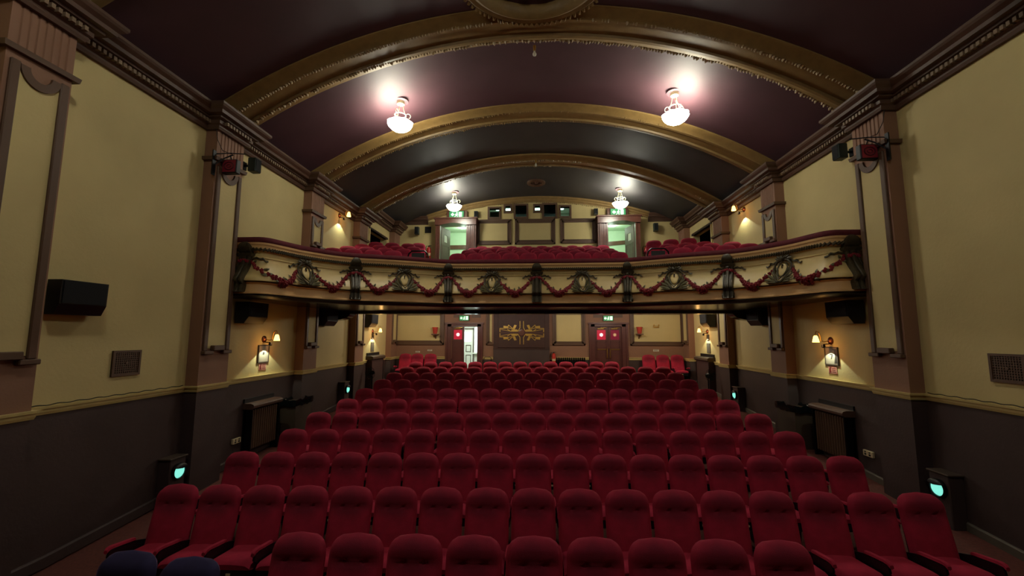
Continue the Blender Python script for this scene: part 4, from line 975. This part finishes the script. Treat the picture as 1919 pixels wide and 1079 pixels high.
def sconce(s, y, z, label, cone=True):
    o = thing('wall_sconce', label, 'wall lamp', (s*W, y, z), LW if s < 0 else RW, group='lit amber wall sconces')
    m = MB(); m.lathe([(.075, .0), (.075, .015), (.05, .035), (.02, .05)], axis='-y', n=20); m.build('back_plate', COPPER, o, smooth=True)
    m = MB(); m.tube([(0, -.04, 0), (0, -.12, -.02), (0, -.19, .0), (0, -.20, .10), (0, -.23, .18), (0, -.27, .19), (0, -.29, .15), (0, -.29, .10)], .008, 8); m.build('arm', BRASS, o, smooth=True)
    m = MB(); m.lathe([(.02, .105), (.035, .09), (.05, .03), (.062, -.03), (.058, -.03), (.045, .03), (.03, .085)], o=(0, -.29, 0), n=18, cap=False); m.build('glass_shade', BULB, o, smooth=True)
    light('sconce_glow', 'POINT', (0, -.29, -.06), P_SCONCE, WARM, o, .04)
    if cone:
        m = MB(); m.lathe([(.03, -.07), (.035, -.13), (.025, -.14)], o=(0, -.15, 0), n=12); m.tube([(0, -.02, -.06), (0, -.15, -.07)], .01, 6); m.build('downlight', BLACKM, o, smooth=True)
        light('sconce_downlight', 'SPOT', (0, -.15, -.15), P_CONE, (.86, 1.0, .78), o, .012, rot=(0, 0, 0), spot=math.radians(112), blend=.12)
sconce(-1, 8.92, 2.90, 'lit amber sconce above the framed print under left balcony end'); sconce(1, 8.92, 2.90, 'lit amber sconce above the framed print under right balcony end')
sconce(-1, 14.98, 3.13, 'lit amber sconce deep under the balcony on the left wall'); sconce(1, 15.10, 3.14, 'lit amber sconce deep under the balcony on the right wall')
sconce(-1, 12.07, 6.56, 'lit amber sconce above the balcony seats on the left wall'); sconce(1, 12.07, 6.56, 'lit amber sconce above the balcony seats on the right wall')
def framed(s, y, z, wd, ht, label, numeral, small=False):
    o = thing('framed_print', label, 'picture', (s*W, y, z), LW if s < 0 else RW)
    m = MB(); f = .02
    for q in ((-wd/2, wd/2, -.025, -.001, 0, f), (-wd/2, wd/2, -.025, -.001, ht-f, ht), (-wd/2, -wd/2+f, -.025, -.001, f, ht-f), (wd/2-f, wd/2, -.025, -.001, f, ht-f)): m.box(*q)
    m.build('frame', PLAQ, o); m = MB(); m.box(-wd/2+f, wd/2-f, -.014, -.002, f, ht-f); p = m.build('print', PHOTO, o)
    m = MB(); P = lambda poly: m.prism([(a*wd, b*ht) for a, b in poly], lambda a, b, k: (a, (-.014, -.017)[k], b))
    if numeral: P([(-.12, .62), (.10, .62), (.10, .56), (.02, .34), (-.05, .34), (.03, .56), (-.12, .56)]); P([(.2, .1), (.42, .1), (.42, .9), (.05, .9), (.2, .8), (.28, .5)])  # second dark shape paints the unlit part beside the sconce cone
    elif not small: P([(-.06, .45), (.06, .45), (.08, .55), (.0, .62), (-.08, .55)])
    else: P([(-.25, .2), (.25, .2), (.25, .45), (-.25, .45)]); P([(-.25, .55), (.1, .55), (.1, .8), (-.25, .8)])
    m.build('motif', PHOTOD, p)
framed(-1, 8.92, 2.40, .36, .38, 'small framed grey print under the left amber sconce', False)
framed(1, 8.92, 2.42, .38, .36, 'small framed print with a seven-like shape under the right sconce', True)
framed(-1, 15.0, 2.86, .17, .2, 'tiny framed notice under the far left sconce', False, True); framed(1, 15.06, 2.84, .17, .2, 'tiny framed notice under the far right sconce', False, True)
def notice(s, y, z, label):
    o = thing('safety_notice', label, 'notice', (s*W, y, z), LW if s < 0 else RW)
    m = MB(); m.box(-.12, .12, -.01, -.001, 0, .15); p = m.build('plate', SIGNP, o)
    m = MB(); m.prism([(-.10, .02), (-.04, .02), (-.05, .09), (-.03, .13), (-.08, .13), (-.10, .08)], lambda a, b, k: (a, (-.01, -.012)[k], b)); [m.box(-.02, .10-.02*(k % 2), -.012, -.01, .03+.035*k, .045+.035*k) for k in range(3)]; m.box(-.12, .12, -.012, -.01, .14, .15); m.box(-.12, .12, -.012, -.01, 0, .01); m.build('print', SIGNR, p)
notice(-1, 8.92, 2.24, 'small pink and red safety notice under the left framed print'); notice(1, 8.92, 2.25, 'small pink and red safety notice under the right framed print')
def grey_panel(s, y, z, wd, ht, label):
    o = thing('cover_plate', label, 'cover plate', (s*W, y, z), LW if s < 0 else RW); m = MB(); m.box(-wd/2, wd/2, -.02, -.001, 0, ht, c=.004); m.build('plate', GREYMET, o)
    m = MB(); [m.lathe([(.008, .02), (.008, .024)], o=(x, 0, q), axis='-y', n=8) for x in (-wd*.42, wd*.42) for q in (ht*.08, ht*.92)]; m.build('screw', BLACKM, o)
grey_panel(-1, 15.0, 2.40, .28, .34, 'grey cover plate above the far left heater'); grey_panel(1, 15.06, 2.40, .28, .34, 'grey cover plate above the far right heater')
def wall_vent(s, y, z, label):
    o = thing('wall_vent', label, 'vent', (s*W, y, z), LW if s < 0 else RW); wd, ht = .42, .36
    m = MB(); m.box(-wd/2, wd/2, -.012, -.001, 0, ht); m.build('backing', PLAQ, o)
    m = MB(); [m.box(-wd/2+.03+.031*k, -wd/2+.042+.031*k, -.02, -.012, .03, ht-.03) for k in range(12)]; [m.box(-wd/2+.03, wd/2-.03, -.022, -.012, .03+.031*k, .04+.031*k) for k in range(10)]; m.lathe([(.02, .02), (.02, .028)], o=(0, 0, ht/2), axis='-y', n=12); m.build('lattice', TRIM, o)
    m = MB(); [m.box(*q) for q in ((-wd/2, wd/2, -.03, -.001, 0, .03), (-wd/2, wd/2, -.03, -.001, ht-.03, ht), (-wd/2, -wd/2+.03, -.03, -.001, .03, ht-.03), (wd/2-.03, wd/2, -.03, -.001, .03, ht-.03))]; m.build('frame', TRIM, o)
wall_vent(-1, 5.84, 2.41, 'square brown vent grille on the left wall above the dado'); wall_vent(1, 5.72, 2.42, 'square brown vent grille on the right wall above the dado')

def heater(s, y0, y1, z1, label):
    yc, L = (y0+y1)/2, y1-y0; zb = zf(yc)
    o = thing('radiator', label, 'radiator', (s*W, yc, zb), LW if s < 0 else RW); H = z1-zb
    m = MB(); n = int(L/.075)
    for i in range(n):
        x = -L/2+.04+(L-.08)*(i+.5)/n; m.box(x-.024, x+.024, -.17, -.06, .17, H-.12, c=.015)
    m.build('columns', TRIM, o)
    m = MB(); m.box(-L/2, L/2, -.06, -.03, .15, H-.06); m.box(-L/2, -L/2+.03, -.19, -.001, .0, H-.1); m.box(L/2-.03, L/2, -.19, -.001, 0, H-.1); m.build('side_frame', BLACKM, o)
    m = MB(); pr = [(-.001, H-.1), (-.19, H-.1), (-.235, H-.07), (-.24, H-.03), (-.22, H), (-.17, H+.015), (-.001, H+.015)]; m.prism(pr, lambda a, b, k: ((-L/2-.03, L/2+.03)[k], a, b)); m.build('shelf', CORN, o)
    m = MB(); m.box(-L/2-.02, L/2+.02, -.03, -.001, H+.015, H+.10); m.build('deflector', BLACK, o)
heater(-1, 8.42, 9.34, 1.60, 'brown column radiator with curved shelf on the left wall'); heater(1, 8.44, 9.38, 1.60, 'brown column radiator with curved shelf on the right wall')
def waste_box(s, y, label):
    zb = zf(y); o = thing('waste_bin', label, 'bin', (s*(W-.22), y, zb), LW if s < 0 else RW)
    m = MB(); m.rings([[(-.32, -.16, 0), (.32, -.16, 0), (.32, .16, 0), (-.32, .16, 0)], [(-.35, -.19, .84), (.35, -.19, .84), (.35, .19, .84), (-.35, .19, .84)]]); m.build('body', PLAQ, o)
    m = MB(); n = 40; R = []
    for dr, z in ((.0, .84), (.02, .89), (.05, .90), (.06, .84), (.05, .76)):
        ring = []
        for k in range(n):
            a = 2*PI*k/n; c, d = math.cos(a), math.sin(a); q = max(abs(c)/.35, abs(d)/.19); e = .012*math.sin(7*a)+.008*math.sin(13*a+1)
            ring.append((c/q*(1+dr*1.5), d/q*(1+dr*2.5), z+e))
        R.append(ring)
    m.rings(R, caps=False); m.build('bin_bag', BAGM, o, smooth=True)
BAGM = mat('black_bin_bag', lin(14, 18, 20), 0.18)
waste_box(-1, 9.95, 'brown waste bin with black bag beside the left radiator'); waste_box(1, 9.95, 'brown waste bin with black bag beside the right radiator')
def socket(s, y, z, label):
    o = thing('wall_socket', label, 'socket', (s*W, y, z), LW if s < 0 else RW, group='wall sockets')
    m = MB(); m.box(-.11, .11, -.045, -.001, 0, .10, c=.006); m.build('plate', NUMB, o); m = MB(); [m.box(x-.02, x+.02, -.05, -.045, .02, .05) for x in (-.05, .05)]; [m.box(x-.012, x+.012, -.053, -.045, .065, .085) for x in (-.05, .05)]; m.build('outlet', BLACK, o)
socket(-1, 8.24, .88, 'pale double socket at the foot of the wall by left radiator'); socket(1, 8.14, .88, 'pale double socket at the foot of the wall by right radiator')
def floor_light(s, y, z, label, wd=.30, dp=.20, top=True):
    zb = zf(y); o = thing('aisle_light', label, 'aisle light', (s*W, y, zb), LW if s < 0 else RW, group='cyan aisle lights'); H = z+.20-zb
    m = MB(); m.box(-wd/2, wd/2, -dp, -.001, 0, H, c=.01); b = m.build('boxing', BROWN, o)
    m = MB(); m.box(-wd/2-.02, wd/2+.02, -dp-.02, -.001, H, H+.025, c=.006); m.build('lid', PLAQ, b)
    h = z-zb
    m = MB(); m.lathe([(.125, dp), (.125, dp+.03), (.105, dp+.045), (.10, dp+.03)], o=(0, 0, h), axis='-y', n=24, cap=False); m.build('bezel', BLACKM, o, smooth=True)
    m = MB(); R = []
    for r_, q in ((.105, .012), (.095, .035), (.07, .055), (.03, .066), (.002, .068)): R.append([(r_*math.cos(a), -dp-q, h+r_*math.sin(a)) for a in [2*PI*k/24 for k in range(24)]])
    m.rings(R); m.build('lens', LENS, o, smooth=True)
    m = MB(); R = []
    for r_, q in ((.125, .03), (.118, .06), (.09, .082), (.05, .09), (.0, .092)): R.append([((r_ if r_ else .002)*math.cos(a), -dp-q, h+.05+(r_ if r_ else .002)*math.sin(a)*.65) for a in [PI*.08+PI*.84*k/14 for k in range(15)]])
    m.rings(R, closed=False); m.build('hood', BLACK, o)
    light('aisle_glow', 'SPOT', (0, -dp-.10, h-.03), .5, (.3, 1, .85), o, .05, rot=(math.radians(-50), 0, 0), spot=math.radians(120), blend=.8)
floor_light(-1, 6.69, .835, 'lit cyan aisle light on low boxing, nearest on the left wall'); floor_light(1, 6.62, .865, 'lit cyan aisle light on low boxing, nearest on the right wall')
floor_light(-1, 12.66, 1.375, 'lit cyan aisle light on low boxing, far along the left wall'); floor_light(1, 12.80, 1.31, 'lit cyan aisle light on low boxing, far along the right wall')
def cabinet_heater(s, y0, y1, z1, label):
    yc, L = (y0+y1)/2, y1-y0; zb = zf(yc); H = z1-zb
    o = thing('heater_cabinet', label, 'heater', (s*W, yc, zb), LW if s < 0 else RW)
    m = MB(); m.box(-L/2, L/2, -.20, -.001, 0, H-.14); m.build('body', BROWN, o)
    m = MB(); m.prism([(-.001, H-.14), (-.22, H-.14), (-.27, H-.10), (-.26, H-.03), (-.2, H), (-.001, H)], lambda a, b, k: ((-L/2-.04, L/2+.04)[k], a, b)); m.build('shelf', PLAQ, o)
    m = MB(); m.box(-L/2, L/2, -.04, -.001, H, H+.10); m.build('deflector', BLACK, o)
    m = MB(); [m.box(x-.012, x+.012, -.212, -.2, .02, H-.16) for x in (-L/2+.02, L/2-.02)]; m.build('edge_strip', BLACKM, o)
cabinet_heater(-1, 14.5, 15.62, 2.27, 'tall brown heater cabinet with shelf, far left under the balcony'); cabinet_heater(1, 14.6, 15.75, 2.27, 'tall brown heater cabinet with shelf, far right under the balcony')
def fan(s, y, label):
    zb = zf(y); o = thing('standing_fan', label, 'fan', (s*(W-.5), y, zb), 0.3*s)
    m = MB(); m.lathe([(.2, 0), (.2, .02), (.04, .04), (.025, .06)], n=20); m.build('base', BLACKM, o, smooth=True)
    m = MB(); m.tube([(0, 0, .05), (0, 0, .72)], .018, 8); m.build('pole', BLACKM, o)
    m = MB(); m.lathe([(.06, -.04), (.07, .06), (.03, .12)], o=(0, 0, .8), axis='-y', n=16); m.build('motor', BLACK, o, smooth=True)
    m = MB()
    for k in range(4):
        a = 2*PI*k/4+.3; R = [[(q*math.cos(a)-t*math.sin(a), -.11-.03*t/.06, .8+q*math.sin(a)+t*math.cos(a)) for t in (-.05, .05)] for q in (.03, .1, .17)]
        m.rings(R, closed=False); m.rings([[(x, y_-.004, z) for x, y_, z in r] for r in R], closed=False)
    m.build('blade', GREENBOX, o)
    m = MB()
    for r_ in (.07, .13, .19): m.tube([(r_*math.cos(2*PI*k/24), -.15+.03*(r_ > .18), .8+r_*math.sin(2*PI*k/24)) for k in range(25)], .004, 5)
    for k in range(16): a = 2*PI*k/16; m.tube([(.02*math.cos(a), -.155, .8+.02*math.sin(a)), (.19*math.cos(a), -.12, .8+.19*math.sin(a)), (.17*math.cos(a), -.04, .8+.17*math.sin(a))], .003, 5)
    m.build('guard', BLACKM, o)
fan(-1, 13.85, 'black standing fan in front of the far left heater cabinet'); fan(1, 13.95, 'black standing fan in front of the far right heater cabinet')

# recessed lamps in the soffit over the rear stalls, and one at the balcony front
k = 0
for y in (14.7,):
    for x in (-4.6, -2.9, -1.2, 1.2, 2.9, 4.6):
        o = thing('recessed_downlight', 'recessed lamp in the soffit over the rear stalls', 'ceiling lamp', (x, y, 3.98), group='recessed lamps in the rear stalls soffit')
        m = MB(); m.lathe([(.11, 0), (.11, -.012), (.085, -.015)], n=20); m.build('bezel', WHITEP, o, smooth=True); m = MB(); m.lathe([(.08, -.015), (.07, -.02), (.01, -.022)], n=20); m.build('lens', WHITEP, o, smooth=True)
        light('downlight', 'POINT', (0, 0, -.12), P_UNDER, (1, .91, .76), o, .07)

# thin cables lying on the dado rails
for s_, nm in ((-1, 'left'), (1, 'right')):
    m = MB(); P = []
    for i in range(60):
        y = 4.66+2.2*i/59; P.append((s_*(W-.02), y, DADO+.006+.012*math.sin(i*.5)**2))
    m.tube(P, .006, 6); o = tag(m.build('cable', BLACK), 'thin dark cable lying along the top of the %s dado rail' % nm, 'cable')
